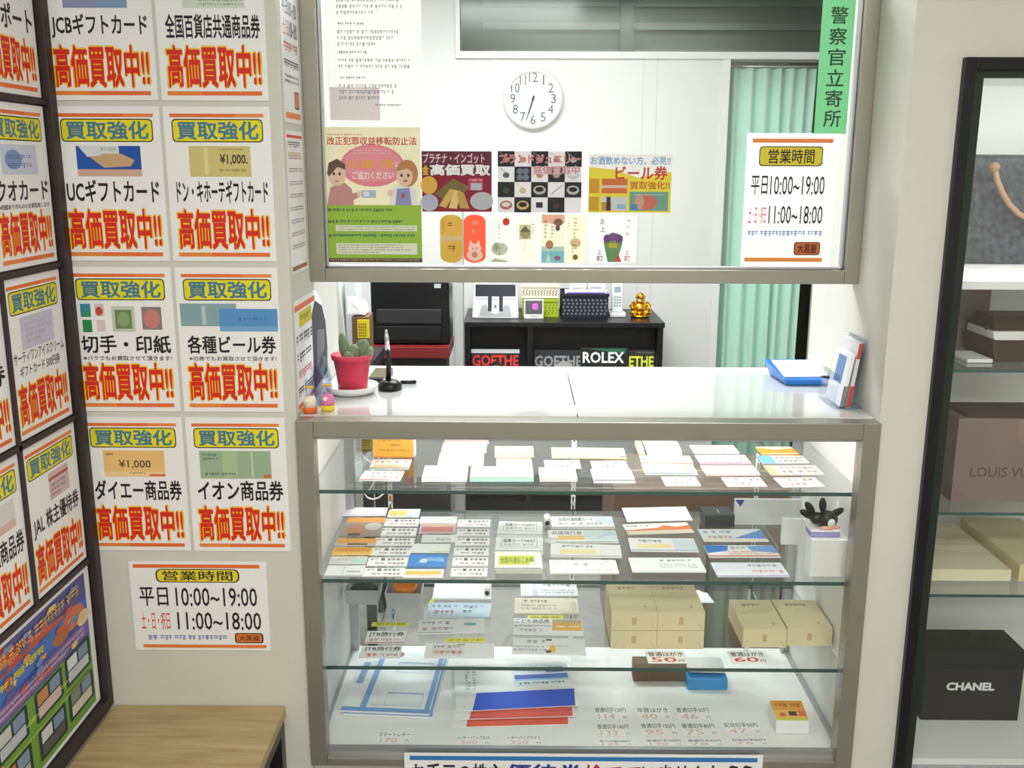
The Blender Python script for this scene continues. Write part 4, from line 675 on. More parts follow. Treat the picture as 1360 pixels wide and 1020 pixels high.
card('voucher', 'large white card with a boxed red price at the front of third shelf', 'voucher', 563, 875, 656, 875, 856, z, [('r', .1, .1, .57, .92, (240, 232, 232)), ('x', .12, .6, .55, .88, 1, (120, 116, 120)), ('x', .13, .12, .54, .55, 1, (206, 110, 106)), ('r', .46, .86, .57, .94, (150, 150, 150))], t=.003, group=G8)
f = card('voucher', 'grey white striped voucher at the rear centre of third shelf', 'voucher', 692, 793, 768, 793, 775, z, [('r', .1, 0, .2, 1, (246, 248, 250)), ('r', .2, 0, .3, 1, (206, 206, 220)), ('x', .4, .6, .94, .92, 1, (110, 114, 124)), ('x', .36, .15, .94, .5, 2, (160, 160, 170))], base=(226, 230, 234), t=.003, group=G8)
card('voucher', 'beige voucher with fine dark print, centre of third shelf', 'voucher', 683, 816, 769, 817, 796, z, [('x', .14, .68, .55, .92, 1, (120, 110, 90)), ('x', .1, .2, .66, .6, 2, (170, 160, 140)), ('e', .93, .5, .05, .3, (214, 204, 184))], base=(234, 226, 208), t=.003, group=G8)
card('voucher', 'white voucher with an orange right half, third shelf', 'voucher', 681, 843, 775, 845, 824, z, [('t', 'こども商品券', .03, .68, .52, .97, (110, 106, 100), .01), ('x', .02, .4, .54, .58, 1, (150, 130, 120)), ('x', .1, .08, .5, .35, 1, (200, 170, 160)), ('r', .56, .22, .98, .96, (240, 188, 96)), ('r', .56, .75, .98, .96, (206, 190, 160)), ('r', .62, .45, .74, .54, (254, 240, 210)), ('r', .8, .45, .95, .54, (254, 240, 210))], t=.004, group=G8)
card('voucher', 'white voucher with a yellow dot at the front centre of third shelf', 'voucher', 680, 869, 778, 871, 850, z, [('x', .2, .6, .5, .95, 1, (160, 160, 164)), ('x', .02, .1, .45, .5, 2, (180, 170, 170)), ('r', .46, .82, .54, .96, (110, 110, 110)), ('e', .55, .3, .045, .26, (244, 206, 60)), ('r', .46, .02, .53, .2, (110, 100, 100)), ('x', .6, .4, .8, .55, 1, (190, 190, 190))], t=.004, group=G8)
bf = [('p', [(.02, .02), (.03, .02), (.14, .4), (.13, .4)], (196, 176, 132)), ('p', [(.98, .02), (.97, .02), (.86, .4), (.87, .4)], (196, 176, 132)), ('r', .45, .3, .55, .7, (206, 182, 140))]
bt = [('x', .24, .74, .72, .88, 1, (160, 134, 90)), ('x', .40, .6, .56, .68, 1, (206, 184, 140)), ('x', .72, .1, .84, .24, 1, (180, 156, 110))]
GX = 'cream cartons on the lowest glass shelf'
a = P(812, 862, 2, z); hh = (P(812, 813, 1, a.y).z-z)/2
for k, (zz, lv) in enumerate(((z, 'lower'), (z+hh+.0008, 'upper'))):
    yn = 862
    for j, (xa, xb, sd) in enumerate(((811, 871.5, 'left'), (872, 934, 'right'))):
        A = P(xa, 862, 2, z); C = P(xb, 862, 2, z); D = P(870, 775, 2, z+2*hh)
        b = B(); w = C.x-A.x; dep = min(D.y-A.y, .455-A.y); M = Matrix.Translation((A.x, A.y, zz+.0006)); b.T = M; b.box(0, w, 0, dep, 0, hh-.0005, 'carton')
        b.T = M @ frame_mat(Vector((0, 0, 0)), X, Z); draw(b, bf, w, hh, 0)
        if k: b.T = M @ frame_mat(Vector((0, 0, hh-.0005)), X, Y); draw(b, bt, w, dep, 0)
        tag(b.obj('cream_carton', origin=(A.x, A.y, zz+.0006)), '%s %s carton in the cream two by two stack on third shelf' % (lv, sd), 'carton', GX)
a = P(975, 860, 2, z); hh = P(975, 836, 1, a.y).z-z
carton('cream_carton', 'cream carton left of the single pair at the right of third shelf', 'carton', 986, 1043.5, 860, 797, z, hh, 'carton', bf, bt, GX)
carton('cream_carton', 'cream carton at the far right of third shelf', 'carton', 1044.5, 1104, 858, 797, z, hh, 'carton', bf, bt, GX)
b = B(); a = P(924, 801, 2, z)
b.prism([(a.x+.012, a.y), (a.x+.048, a.y), (a.x+.04, a.y+.06), (a.x+.03, a.y+.062), (a.x+.022, a.y+.075), (a.x+.004, a.y+.075)], z+.0005, z+.0015, 'paper'); tag(b.obj('paper_scrap'), 'white paper scrap beside the two by two carton stack, rear of third shelf', 'paper')
card('price_card', 'price card lying in front of the two by two carton stack', 'price card', 861, 882, 914, 882, 866, z, pc('普通はがき', '50')[0:], t=.0012, group='price cards before the cream cartons', lift=.001)
card('price_card', 'curved price card lying in front of the right carton pair', 'price card', 972, 882, 1023, 882, 866, z, pc('普通はがき', '60'), t=.0012, group='price cards before the cream cartons', lift=.001)

# ---- base board
z = S0
for k, (dx, dy, lb) in enumerate(((4, 4, 'blue edged white mailing envelope underneath its twin, left of the base'), (0, 0, 'blue edged white mailing envelope lying on top, left of the base'))):
    card('mailing_envelope', lb, 'envelope', 452+dx, 946+dy, 570+dx, 951+dy, 866+dy, z+.0004+.006*k, [('r', .2, 0, .27, 1, (130, 172, 224)), ('r', .93, 0, .99, 1, (130, 172, 224)), ('r', 0, 0, 1, .06, (120, 162, 216)), ('rr', .04, .42, .12, .78, (140, 176, 220), .004), ('r', .46, .62, .88, .80, (150, 186, 224)), ('r', .465, .625, .875, .78, (232, 240, 246)), ('r', .46, .1, .88, .30, (150, 186, 224)), ('r', .465, .105, .875, .28, (234, 240, 246)), ('e', .42, .93, .07, .05, (170, 120, 116)), ('x', .3, .08, .42, .12, 1, (220, 170, 170))], base=(238, 243, 247), t=.005, group='blue edged mailing envelopes')
for k, (x0, y0, x1, y1, fy, c, lb) in enumerate(((598, 967, 758, 963, 899, (238, 98, 74), 'lowest red flapped mail pack in the white pile'), (602, 957, 764, 952, 890, (230, 92, 84), 'red flapped mail pack just under the blue one'), (606, 946, 769, 938, 882, (44, 92, 220), 'white mail pack with the blue flap on top of the pile'))):
    els = [('p', [(.13, 0), (.98, 0), (1, .3), (.17, .3)], c), ('p', [(.13, .1), (.98, .1), (.98, .11), (.13, .11)], tuple(int(v*.8) for v in c))]
    if k == 2: els = [('p', [(.13, 0), (.97, 0), (1, .36), (.18, .36)], c)] + [('r', .5, .46, 1.0, .98, (226, 236, 246)), ('r', .52, .62, .98, .72, (90, 120, 206)), ('r', .52, .58, .98, .62, (160, 210, 240)), ('rr', .8, .75, .96, .88, (110, 130, 200), .004), ('x', .55, .48, .95, .56, 1, (60, 80, 110)), ('x', .54, .76, .78, .86, 1, (190, 194, 206)), ('x', .1, .42, .14, .98, 9, (130, 134, 144)), ('x', .16, .42, .2, .98, 9, (150, 154, 164))]
    card('mail_pack', lb, 'mail pack', x0, y0, x1, y1, fy, z+.0004+.0045*k, els, base=(244, 246, 247), t=.0022, group='pile of flapped mail packs')
GP = 'stamp price cards on the showcase base'
for x0, x1, yn, yf, a, c, lb in ((498, 545, 988, 972, 'スマートレター', '170', 'price card before the blue edged envelopes on the base'), (606, 652, 990, 977, 'レターパック510', '500', 'price card before the left part of the mail packs'), (672, 721, 990, 977, 'レターパックライト', '350', 'price card before the right part of the mail packs'),
        (790, 836, 957, 939, '普通切手120円', '114', 'rear price card in the first column of the stamp price cards'), (793, 840, 979, 961, '普通切手140円', '133', 'middle price card in the first column of the stamp price cards'), (795, 841, 991, 983, '収入印紙200円', '195', 'front price card in the first column of the stamp price cards'),
        (847, 893, 957, 939, '年賀はがき', '40', 'rear price card in the second column of the stamp price cards'), (852, 903, 978, 960, '普通切手100円', '95', 'middle price card in the second column of the stamp price cards'), (858, 908, 991, 982, '普通切手200円', '190', 'front price card in the second column of the stamp price cards'),
        (900, 948, 957, 939, '普通切手50円', '46', 'rear price card in the third column of the stamp price cards'), (907, 956, 978, 960, '普通切手80円', '75', 'middle price card in the third column of the stamp price cards'), (913, 962, 991, 982, '普通切手82円', '78', 'front price card in the third column of the stamp price cards'),
        (964, 1014, 976, 959, '記念切手50円', '47', 'rear price card in the rightmost column of the stamp price cards'), (972, 1022, 990, 981, '記念切手80円', '76', 'front price card in the rightmost column of the stamp price cards')):
    card('price_card', lb, 'price card', x0, yn, x1, yn, yf, z, [('r', .01, .02, .99, .98, (246, 246, 246)), ('t', a, .05, .55, .95, .92, (70, 70, 76), .008), ('t', c, .12, .08, .6, .46, (224, 188, 182), .006), ('t', '円', .84, .1, .94, .3, (90, 90, 90))], base=(240, 240, 240), t=.0008, group=GP)
for j, nm in enumerate(('left', 'middle', 'right')):
    carton('brown_box', nm+' one of three brown boxes side by side on the base', 'box', 841+j*24, 864.5+j*24, 905, 872, z, .05, 'cardboard_brown', group='brown boxes on the base')
o = empty('tissue_box', P(938, 917, 2, z), 'blue tissue box with white tissue sticking out, on the base', 'tissue box')
A = P(913, 917, 2, z); C = P(966, 917, 2, z)
f = B(); f.box(A.x, C.x, A.y, A.y+.11, z+.0006, z+.032, 'tissue_blue'); f.obj('carton', o, bevel=.003)
f = B(); xm2 = (A.x+C.x)/2; pts = []
for i in range(9):
    x = A.x+.004+(C.x-A.x-.008)*i/8; pts.append((x, .004*math.sin(i*1.9)))
f.hexa([(A.x+.008, A.y+.035, z+.0324), (C.x-.008, A.y+.035, z+.0324), (C.x-.008, A.y+.07, z+.0324), (A.x+.008, A.y+.07, z+.0324)], [(A.x-.002, A.y+.008, z+.046), (C.x+.002, A.y+.010, z+.042), (C.x-.004, A.y+.075, z+.056), (A.x+.004, A.y+.075, z+.054)], 'paper'); f.obj('tissue', o, bevel=.006)
o = empty('label_box', P(1048, 975, 2, z), 'small white box with an orange food label at the right front of the base', 'box')
A = P(1030, 975, 2, z); C = P(1074, 975, 2, z); zt = P(1050, 958, 1, A.y).z
f = B(); f.hexa([(A.x, A.y, z+.0006), (C.x, A.y, z+.0006), (C.x, A.y+.07, z+.0006), (A.x, A.y+.07, z+.0006)], [(A.x, A.y+.002, zt), (C.x, A.y+.002, zt), (C.x, A.y+.07, zt+.012), (A.x, A.y+.07, zt+.012)], 'paper'); f.obj('box_body', o, bevel=.002)
uyv = Vector((0, .068, .012)).normalized()
sheet('top_label', '', '', (A.x+.001, A.y+.003, zt+.0008), X, uyv, C.x-A.x-.002, .066, [('r', 0, .5, 1, 1, (236, 170, 70)), ('x', .1, .6, .9, .9, 1, (170, 90, 50)), ('r', 0, 0, 1, .1, (214, 214, 90)), ('r', .45, .22, .7, .45, (90, 70, 60)), ('e', .25, .28, .1, .1, (220, 110, 70)), ('r', .75, .2, .98, .48, (226, 120, 80))], base=(244, 196, 110), t=.0006, parent=o)

# ================================================================ ON THE COUNTER
z = ZC
a = P(463, 535, 2, z); o = empty('plant_saucer', (a.x, a.y+.03, z), 'white round saucer under the pink cactus pot', 'saucer')
pc0 = P(466, 525, 2, z); cx, cy = pc0.x, pc0.y+.03
bpy.data.objects.remove(o)
f = B(); f.lathe((cx-.002, cy-.005, z+.0005), [(.044, 0), (.054, .005), (.062, .020), (.0595, .020), (.051, .006), (.0, .0055)], 'white_plastic', 40)
tag(f.obj('plant_saucer', origin=(cx, cy, z)), 'white round saucer under the pink cactus pot', 'saucer')
o = empty('potted_cactus', (cx, cy, z+.0065), 'small green cactus in a tapered pink plastic pot on the counter', 'plant')
zb = z+.0068
f = B(); f.lathe((cx, cy, zb), [(.0, 0), (.033, 0), (.036, .03), (.0425, .072), (.0465, .0725), (.0475, .084), (.0440, .084), (.042, .070), (.0, .068)], 'terracotta_pink', 40); pot = f.obj('pot', o)
f = B(); f.lathe((cx, cy, zb+.0685), [(.0, .006), (.03, .005), (.0415, .0)], 'soil', 24); f.obj('soil', pot)
for dx, dy, h, r, ln in ((-.012, .006, .062, .0125, -10), (.004, -.008, .040, .0145, 4), (.020, 0, .050, .0125, 14), (.030, -.006, .036, .010, 28), (-.004, -.02, .026, .013, 0), (.014, .016, .046, .012, 8)):
    f = B(); M = Matrix.Rotation(math.radians(ln), 3, 'Y'); f.ball((cx+dx+.5*h*math.sin(math.radians(ln)), cy+dy, zb+.066+h*.5), (r, r, h*.56), 'cactus', 16, M)
    for k in range(26):
        u = math.acos(random.uniform(-.6, 1)); v = random.uniform(0, 6.28); q = M @ Vector((r*math.sin(u)*math.cos(v), r*math.sin(u)*math.sin(v), h*.56*math.cos(u))); c0 = Vector((cx+dx+.5*h*math.sin(math.radians(ln)), cy+dy, zb+.066+h*.5))+q
        f.ball(c0, .0011, (206, 204, 180), 6)
    f.obj('stem', o)
# pen stand
a = P(518, 517, 2, z); o = empty('pen_stand', a, 'black counter pen stand with the pen standing upright', 'pen stand')
f = B(); f.lathe((a.x, a.y, z+.0005), [(.0, 0), (.028, 0), (.028, .012), (.020, .02), (.014, .022), (.0, .022)], 'black_plastic', 28); f.obj('base', o)
f = B(); f.tube([(a.x-.004, a.y+.004, z+.022), (a.x-.002, a.y+.004, z+.06), (a.x-.004, a.y+.006, z+.092)], [.0062, .0062, .0058], 'black_plastic', 12); pg = f.obj('pen_grip', o)
f = B(); f.tube([(a.x-.004, a.y+.006, z+.0925), (a.x-.006, a.y+.008, z+.125), (a.x-.007, a.y+.008, z+.140)], [.0058, .005, .002], 'chrome', 12); f.obj('pen_tip', pg)
f = B(); f.ball((a.x-.012, a.y-.006, z+.024), .004, 'chrome', 10); f.obj('holder_stud', o)
o = empty('ballpoint_pen', P(540, 511, 2, z), 'black pen with silver tip lying beside the pen stand', 'pen')
q0, q1, q2 = P(532, 511, 2, z)+Z*.0058, P(552, 510.5, 2, z)+Z*.0058, P(560, 510, 2, z)+Z*.0058
f = B(); f.tube([q0, q1], .0048, 'black_plastic', 12); f.obj('barrel', o)
f = B(); f.tube([q1, q2], [.0045, .001], 'chrome', 12); f.obj('tip', o)
f = B(); A = P(489, 509, 2, z); C = P(514, 509, 2, z); f.box(A.x, C.x, A.y, .462, z+.0005, z+.012, 'black_plastic'); f.box(A.x, C.x, A.y+.01, .462, z+.012, z+.0128, (90, 80, 30)); tag(f.obj('card_tray', bevel=.001), 'flat black tray behind the pink pot on the counter', 'tray')
# two little charm bags and the clear leaflet at the left end
for i, (u, v, c1, c2, lb) in enumerate(((409, 548, (240, 110, 50), (244, 232, 214), 'little orange wrapped charm at the left counter edge'), (429, 545, (240, 130, 190), (246, 214, 60), 'little pink and yellow wrapped charm next to the orange one'))):
    a = P(u, v, 2, z); a.x = max(a.x, XL+.0185+i*.034); a.y = max(a.y, .034+i*.012); o = empty('charm_bag', (a.x, a.y, z), lb, 'charm', 'little wrapped charms on the counter')
    f = B(); f.lathe((a.x, a.y, z+.0006), [(.0, 0), (.014, 0), (.0155, .008), (.014, .012), (.0, .012)], c1 if i == 0 else c2, 18); f.obj('foot', o)
    f = B(); f.lathe((a.x, a.y, z+.013), [(.0, 0), (.0135, 0), (.0135, .014), (.010, .024), (.0, .024)], c2 if i == 0 else c1, 18); f.ball((a.x-.003, a.y-.012, z+.028), .005, (250, 244, 230), 10); f.obj('figure', o)
    f = B(); f.lathe((a.x, a.y, z+.0375), [(.010, 0), (.004, .016), (.009, .034), (.0, .03)], 'clear_acrylic', 14); f.obj('wrapper', o)
    f = B(); f.tube([(a.x-.008, a.y, z+.054), (a.x, a.y-.005, z+.056), (a.x+.008, a.y, z+.055)], .0028, (240, 190, 40), 8); f.obj('tie', o)
def leaf(name, label, cat, pts, x, thick, m):
    """upright sheet leaning on the niche wall, bent a little"""
    b = B(); n = len(pts); vs = [Vector((x+dx, y, zz)) for dx, y, zz in pts]; b.add(vs+[v+Vector((thick, 0, 0)) for v in vs], [tuple(range(n))[::-1], tuple(range(n, 2*n))]+[(i, (i+1) % n, n+(i+1) % n, n+i) for i in range(n)], m); return tag(b.obj(name), label, cat)
leaf('clear_leaflet', 'bluish clear leaflet leaning on the pillar side behind the charms', 'leaflet', [(.028, .1, z+.0006), (.028, .26, z+.0006), (.012, .27, z+.075), (.006, .24, z+.088), (.004, .18, z+.08), (.012, .1, z+.04)], XL, .0015, 'blue_acrylic')
# papers stacked beyond the left end
sd = empty('side_desk', (-.7, 1.15, 0), 'dark desk behind the left end of the counter', 'desk')
f = B(); f.box(-.98, -.455, 1.0, 1.32, .93, .96, 'desk_dark'); f.obj('desk_top', sd)
for x in (-.96, -.495):
    for y in (1.02, 1.27):
        f = B(); f.box(x, x+.03, y, y+.03, 0, .93, 'desk_dark'); f.obj('leg', sd)
def upright(name, label, cat, px0, px1, ytop, y, zb, dep, m, lean=0, els=None):
    a = P(px0, ytop, 1, y); c = P(px1, ytop, 1, y); b = B()
    b.hexa([(a.x, y, zb), (c.x, y, zb), (c.x, y+dep, zb), (a.x, y+dep, zb)], [(a.x+lean, y, a.z), (c.x+lean, y, c.z), (c.x+lean, y+dep, c.z), (a.x+lean, y+dep, a.z)], m)
    if els:
        M = frame_mat(Vector((a.x, y, zb)), X, Z); b.T = M; draw(b, els, c.x-a.x, a.z-zb, 0)
    return tag(b.obj(name, bevel=.001), label, cat)
upright('brown_binder', 'dark brown binder standing behind the cactus pot', 'binder', 430, 466, 462, 1.01, .9606, .035, (74, 46, 38))
upright('paper_stack', 'thick stack of white papers standing beyond the left end of the counter', 'papers', 432, 457, 366, 1.17, .9606, .12, 'off_paper', -.02)
upright('file_folder', 'white file folder standing next to the paper stack', 'folder', 457.5, 472, 366, 1.19, .9606, .12, (236, 240, 246))
o = upright('brown_carton', 'brown carton half hidden behind the cactus', 'carton', 467, 489, 421, 1.055, .9606, .1, (118, 88, 62))
a = P(484, 438, 1, 1.055)
f = B(); A = P(475, 449, 1, 1.047); C = P(490, 425, 1, 1.047); f.box(A.x, C.x, 1.047, 1.054, A.z, C.z, (236, 214, 40))
for i in range(4):
    for j in range(5): f.box(A.x+.004+i*.0065, A.x+.0085+i*.0065, 1.0462, 1.047, A.z+.005+j*.009, A.z+.0105+j*.009, (150, 130, 30))
tag(f.obj('yellow_keypad'), 'small yellow gridded card on the brown carton', 'card')
f = B(); a = P(475, 408, 1, 1.1)
b = f; b.hexa([(a.x-.03, 1.06, P(475, 420, 1, 1.055).z+.002), (a.x+.03, 1.06, P(475, 420, 1, 1.055).z+.002), (a.x+.03, 1.15, P(475, 420, 1, 1.055).z+.002), (a.x-.03, 1.15, P(475, 420, 1, 1.055).z+.002)], [(a.x-.03, 1.08, a.z+.04), (a.x+.0, 1.06, a.z+.01), (a.x+.025, 1.14, a.z+.016), (a.x-.02, 1.15, a.z+.03)], 'paper'); tag(f.obj('crumpled_paper', bevel=.006), 'crumpled white paper bag on top of the brown carton', 'paper')
# blue tray with papers
o = empty('blue_tray', P(1058, 513, 2, z), 'blue plastic money tray standing tilted at the right end of the counter', 'tray')
A, C, D, E = P(1034, 513, 2, z), P(1092, 513, 2, z), P(1104, 503, 2, z), P(1030, 503, 2, z)
f = B(); y0 = A.y+.006; dp = .12; xa, xb = P(1031, 506, 2, z).x, P(1106, 506, 2, z).x
xs = -.014
f.hexa([(xa+.012, y0, z+.0006), (xb-.012, y0, z+.0006), (xb-.012, y0+dp, z+.0006), (xa+.0, y0+dp, z+.0006)], [(xa, y0-.006, z+.016), (xb, y0-.006, z+.016), (xb+xs, y0+dp+.01, z+.040), (xa+xs, y0+dp+.01, z+.040)], 'tray_blue'); f.obj('tray_body', o, bevel=.003)
uyt = Vector((0, dp+.016, .024)).normalized()
sheet('slip_paper', 'white slip of paper with dark print on the blue tray', 'paper', (xa+.006, y0+.008, z+.0195), X, (Vector((-.010, dp, .021))).normalized(), xb-xa-.026, dp*.92, [('x', .18, .5, .32, .66, 1, (60, 60, 66)), ('x', .1, .1, .9, .16, 1, (200, 200, 200))], t=.0012)
f = B(); a = P(1096, 512, 2, z); f.box(a.x-.010, a.x+.022, a.y-.002, a.y+.02, z+.0006, z+.022, 'black_plastic'); tag(f.obj('black_stamp', bevel=.002), 'small black block between the blue tray and the leaflet holder', 'stamp')
# acrylic leaflet holder against the right side wall
xw = XR-.0015; y0, y1 = .10, .21
o = empty('leaflet_holder', (xw-.03, .15, z), 'clear acrylic leaflet holder with grey and red leaflets at the counter right end', 'holder')
f = B(); f.box(xw-.064, xw, y0, y1, z+.0006, z+.004, 'clear_acrylic'); f.hexa([(xw-.064, y0, z+.0041), (xw-.061, y0, z+.0041), (xw-.061, y1, z+.0041), (xw-.064, y1, z+.0041)], [(xw-.056, y0, z+.075), (xw-.053, y0, z+.075), (xw-.053, y1, z+.075), (xw-.056, y1, z+.075)], 'clear_acrylic')
f.hexa([(xw-.022, y0, z+.0041), (xw-.019, y0, z+.0041), (xw-.019, y1, z+.0041), (xw-.022, y1, z+.0041)], [(xw-.004, y0, z+.152), (xw-.001, y0, z+.152), (xw-.001, y1, z+.152), (xw-.004, y1, z+.152)], 'clear_acrylic'); f.obj('acrylic_body', o)
for i, (off, c, hgt, lb) in enumerate(((.0, (216, 214, 220), .145, 'pale leaflet at the back of the clear holder'), (.011, (240, 240, 244), .12, 'white leaflet with a blue panel in front in the clear holder'))):
    f = B(); xa = xw-.034-off*1.3; f.hexa([(xa, y0+.005, z+.0045), (xa+.008, y0+.005, z+.0045), (xa+.008, y1-.005, z+.0045), (xa, y1-.005, z+.0045)], [(xa+.018, y0+.005, z+hgt), (xa+.026, y0+.005, z+hgt), (xa+.026, y1-.005, z+hgt), (xa+.018, y1-.005, z+hgt)], c)
    ed = (196, 70, 60) if i == 0 else (130, 130, 140)
    f.hexa([(xa, y0+.0042, z+.0045), (xa+.008, y0+.0042, z+.0045), (xa+.008, y0+.0049, z+.0045), (xa, y0+.0049, z+.0045)], [(xa+.006, y0+.0042, z+.05), (xa+.014, y0+.0042, z+.05), (xa+.014, y0+.0049, z+.05), (xa+.006, y0+.0049, z+.05)], ed)
    if i == 0: f.hexa([(xa+.0138, y0+.0042, z+.11), (xa+.0218, y0+.0042, z+.11), (xa+.0218, y0+.0049, z+.11), (xa+.0138, y0+.0049, z+.11)], [(xa+.018, y0+.0042, z+.144), (xa+.026, y0+.0042, z+.144), (xa+.026, y0+.0049, z+.144), (xa+.018, y0+.0049, z+.144)], ed)
    if i == 1: f.add([(xa+.0066, y0+.03, z+.05), (xa+.0066, y1-.03, z+.05), (xa+.0158, y1-.03, z+.11), (xa+.0158, y0+.03, z+.11)], [(3, 2, 1, 0), ], (110, 140, 190))
    tag(f.obj('leaflet'), lb, 'leaflet', 'leaflets in the clear holder')

# ================================================================ OFFICE BEHIND
# wall clock
c = P(708, 131, 1, YB-.02); R0 = (P(748, 131, 1, YB-.02).x-P(668, 131, 1, YB-.02).x)/2
o = empty('wall_clock', (c.x, YB, c.z), 'round white wall clock showing about half past six', 'clock')
f = B(); f.lathe((c.x, YB-.001, c.z), [(R0*.96, 0), (R0, .012), (R0*.98, .032), (R0*.92, .042), (R0*.84, .036), (R0*.82, .022)], 'white_plastic', 56, 'y'); f.obj('rim', o)
f = B(); f.add([(c.x+R0*.83*math.cos(i*math.pi/28), YB-.0232, c.z+R0*.83*math.sin(i*math.pi/28)) for i in range(56)], [tuple(range(56))], (238, 243, 244)); dial = f.obj('dial', o)
f = B(); f.T = frame_mat(Vector((c.x, YB-.0238, c.z)), X, Z); els = []
for h in range(1, 13):
    a = math.radians(90-30*h); s = R0*.68; wd = .006 if h == 1 else .026 if h == 11 else .022 if h < 10 else .036
    vs, fs = glyphs(str(h), .004); f.add([(s*math.cos(a)+(q-.5)*wd*1.1, s*math.sin(a)+(w_-.5)*.043, d_) for q, w_, d_ in vs], fs, (70, 76, 80))
f.obj('numerals', dial)
for nm, ln, wd, ang, dz in (('hour_hand', .5, .005, 197, .026), ('minute_hand', .74, .0035, 198, .028)):
    f = B(); a = math.radians(90-ang); d = Vector((math.cos(a), 0, math.sin(a))); n = Vector((-d.z, 0, d.x)); s = Vector((c.x, YB-dz, c.z)); e = s+d*R0*ln; s2 = s-d*R0*.1
    q = [s2-n*wd, s2+n*wd, e+n*wd*.5, e-n*wd*.5]; f.add(q+[p-Y*.001 for p in q], [(0, 1, 2, 3), (7, 6, 5, 4), (0, 4, 5, 1), (1, 5, 6, 2), (2, 6, 7, 3), (3, 7, 4, 0)], (40, 44, 48)); f.obj(nm, dial)
f = B(); f.ball((c.x, YB-.03, c.z), .006, 'charcoal', 10); f.obj('hub', dial)
# curtain
cx0, cx1 = P(949, 430, 1, YB+.05).x, P(1062, 430, 1, YB+.05).x; zc1 = DZ-.03
o = empty('green_curtain', ((cx0+cx1)/2, YB+.05, .03), 'pale green pleated curtain hanging in the back doorway', 'curtain')
f = B(); n = 90; vs = []; fs = []
for j, zz in enumerate((.03, .6, 1.2, 1.7, zc1)):
    for i in range(n+1):
        u = i/n; s = u+.012*math.sin(u*23+j*.5); amp = .017*(1-.35*j/4)
        vs.append((cx0+(cx1-cx0)*s+.012*(4-j)/4*math.sin(u*5), YB+.055+amp*math.sin(u*2*math.pi*6.5+1.1*math.sin(u*9))+.006*math.sin(u*40), zz))
for j in range(4):
    for i in range(n): k = j*(n+1)+i; fs.append((k, k+1, k+n+2, k+n+1))
f.add(vs, fs, 'curtain_green', True); q = f.obj('cloth', o); md = q.modifiers.new('solid', 'SOLIDIFY'); md.thickness = .003
f = B(); f.tube([(DX0+.001, YB+.055, zc1+.008), (DX1-.001, YB+.055, zc1+.008)], .006, 'aluminium', 10); f.obj('curtain_rod', o)
# black cabinet with magazine bays
CY = 2.32
xa, xb = P(617, 440, 1, CY).x, P(881, 440, 1, CY).x; zt = P(750, 428, 1, CY).z
o = empty('black_cabinet', ((xa+xb)/2, CY+.2, 0), 'low black two-bay cabinet against the office back wall', 'cabinet')
f = B(); f.box(xa-.005, xb+.005, CY-.01, YB-.002, zt-.022, zt, 'black_plastic'); f.obj('top_panel', o, bevel=.002)
xd = P(704, 440, 1, CY).x
for x in (xa, xd-.012, xb-.024):
    f = B(); f.box(x, x+.024, CY, YB-.004, 0.0, zt-.0225, 'black_plastic'); f.obj('side_panel', o)
f = B(); f.box(xa+.0245, xd-.0125, CY+.09, CY+.11, .05, zt-.023, 'charcoal'); f.obj('back_panel', o)
f = B(); f.box(xd+.0125, xb-.0245, CY+.09, CY+.11, .05, zt-.023, 'charcoal'); f.obj('back_panel', o)
zsh = P(750, 489, 1, CY+.06).z-.17
for q0, q1 in ((xa+.0245, xd-.0125), (xd+.0125, xb-.0245)):
    f = B(); f.box(q0, q1, CY+.002, CY+.0895, zsh-.018, zsh, 'black_plastic'); f.obj('shelf', o)
    f = B(); f.box(q0, q1, CY+.002, CY+.02, .0, .05, 'black_plastic'); f.obj('kick_board', o)
def mag(px0, px1, py, els, base, lb, dy=0):
    y = CY+.05+dy; a = P(px0, py, 1, y); c2 = P(px1, py, 1, y); hgt = (a.z-zsh)
    sheet('magazine', lb, 'magazine', (a.x, y-.012, zsh+.0006), X, Vector((0, .07, 1)), c2.x-a.x, hgt*1.003, els, base=base, t=.006, group='magazines displayed in the black cabinet')
SK2 = (206, 160, 136)
mag(626, 690, 464, [('r', 0, .93, 1, 1, (214, 218, 222)), ('t', 'GOETHE', .02, .70, .98, .90, (226, 60, 50), .03), ('e', .52, .62, .11, .15, SK2), ('p', [(.41, .62), (.41, .74), (.5, .80), (.6, .77), (.63, .64), (.58, .71), (.46, .71)], (34, 26, 26)), ('e', .48, .63, .012, .01, BK), ('e', .56, .63, .012, .01, BK), ('p', [(.2, .0), (.3, .42), (.45, .5), (.6, .5), (.75, .42), (.85, 0)], (70, 60, 60))], (30, 30, 34), 'dark magazine with red masthead and dark haired person on its cover')
mag(709, 774, 465, [('t', 'GOETHE', .02, .70, .98, .90, (150, 150, 154), .03), ('e', .62, .56, .2, .22, SK2), ('p', [(.42, .6), (.44, .74), (.6, .82), (.78, .76), (.82, .62), (.74, .70), (.5, .70)], (170, 166, 164)), ('e', .55, .56, .016, .012, BK), ('e', .69, .56, .016, .012, BK), ('x', .05, .55, .35, .65, 2, (200, 200, 200)), ('p', [(.15, 0), (.3, .3), (.9, .3), (1, 0)], (60, 60, 70))], (46, 46, 50), 'grey magazine with a grey haired face on its cover')
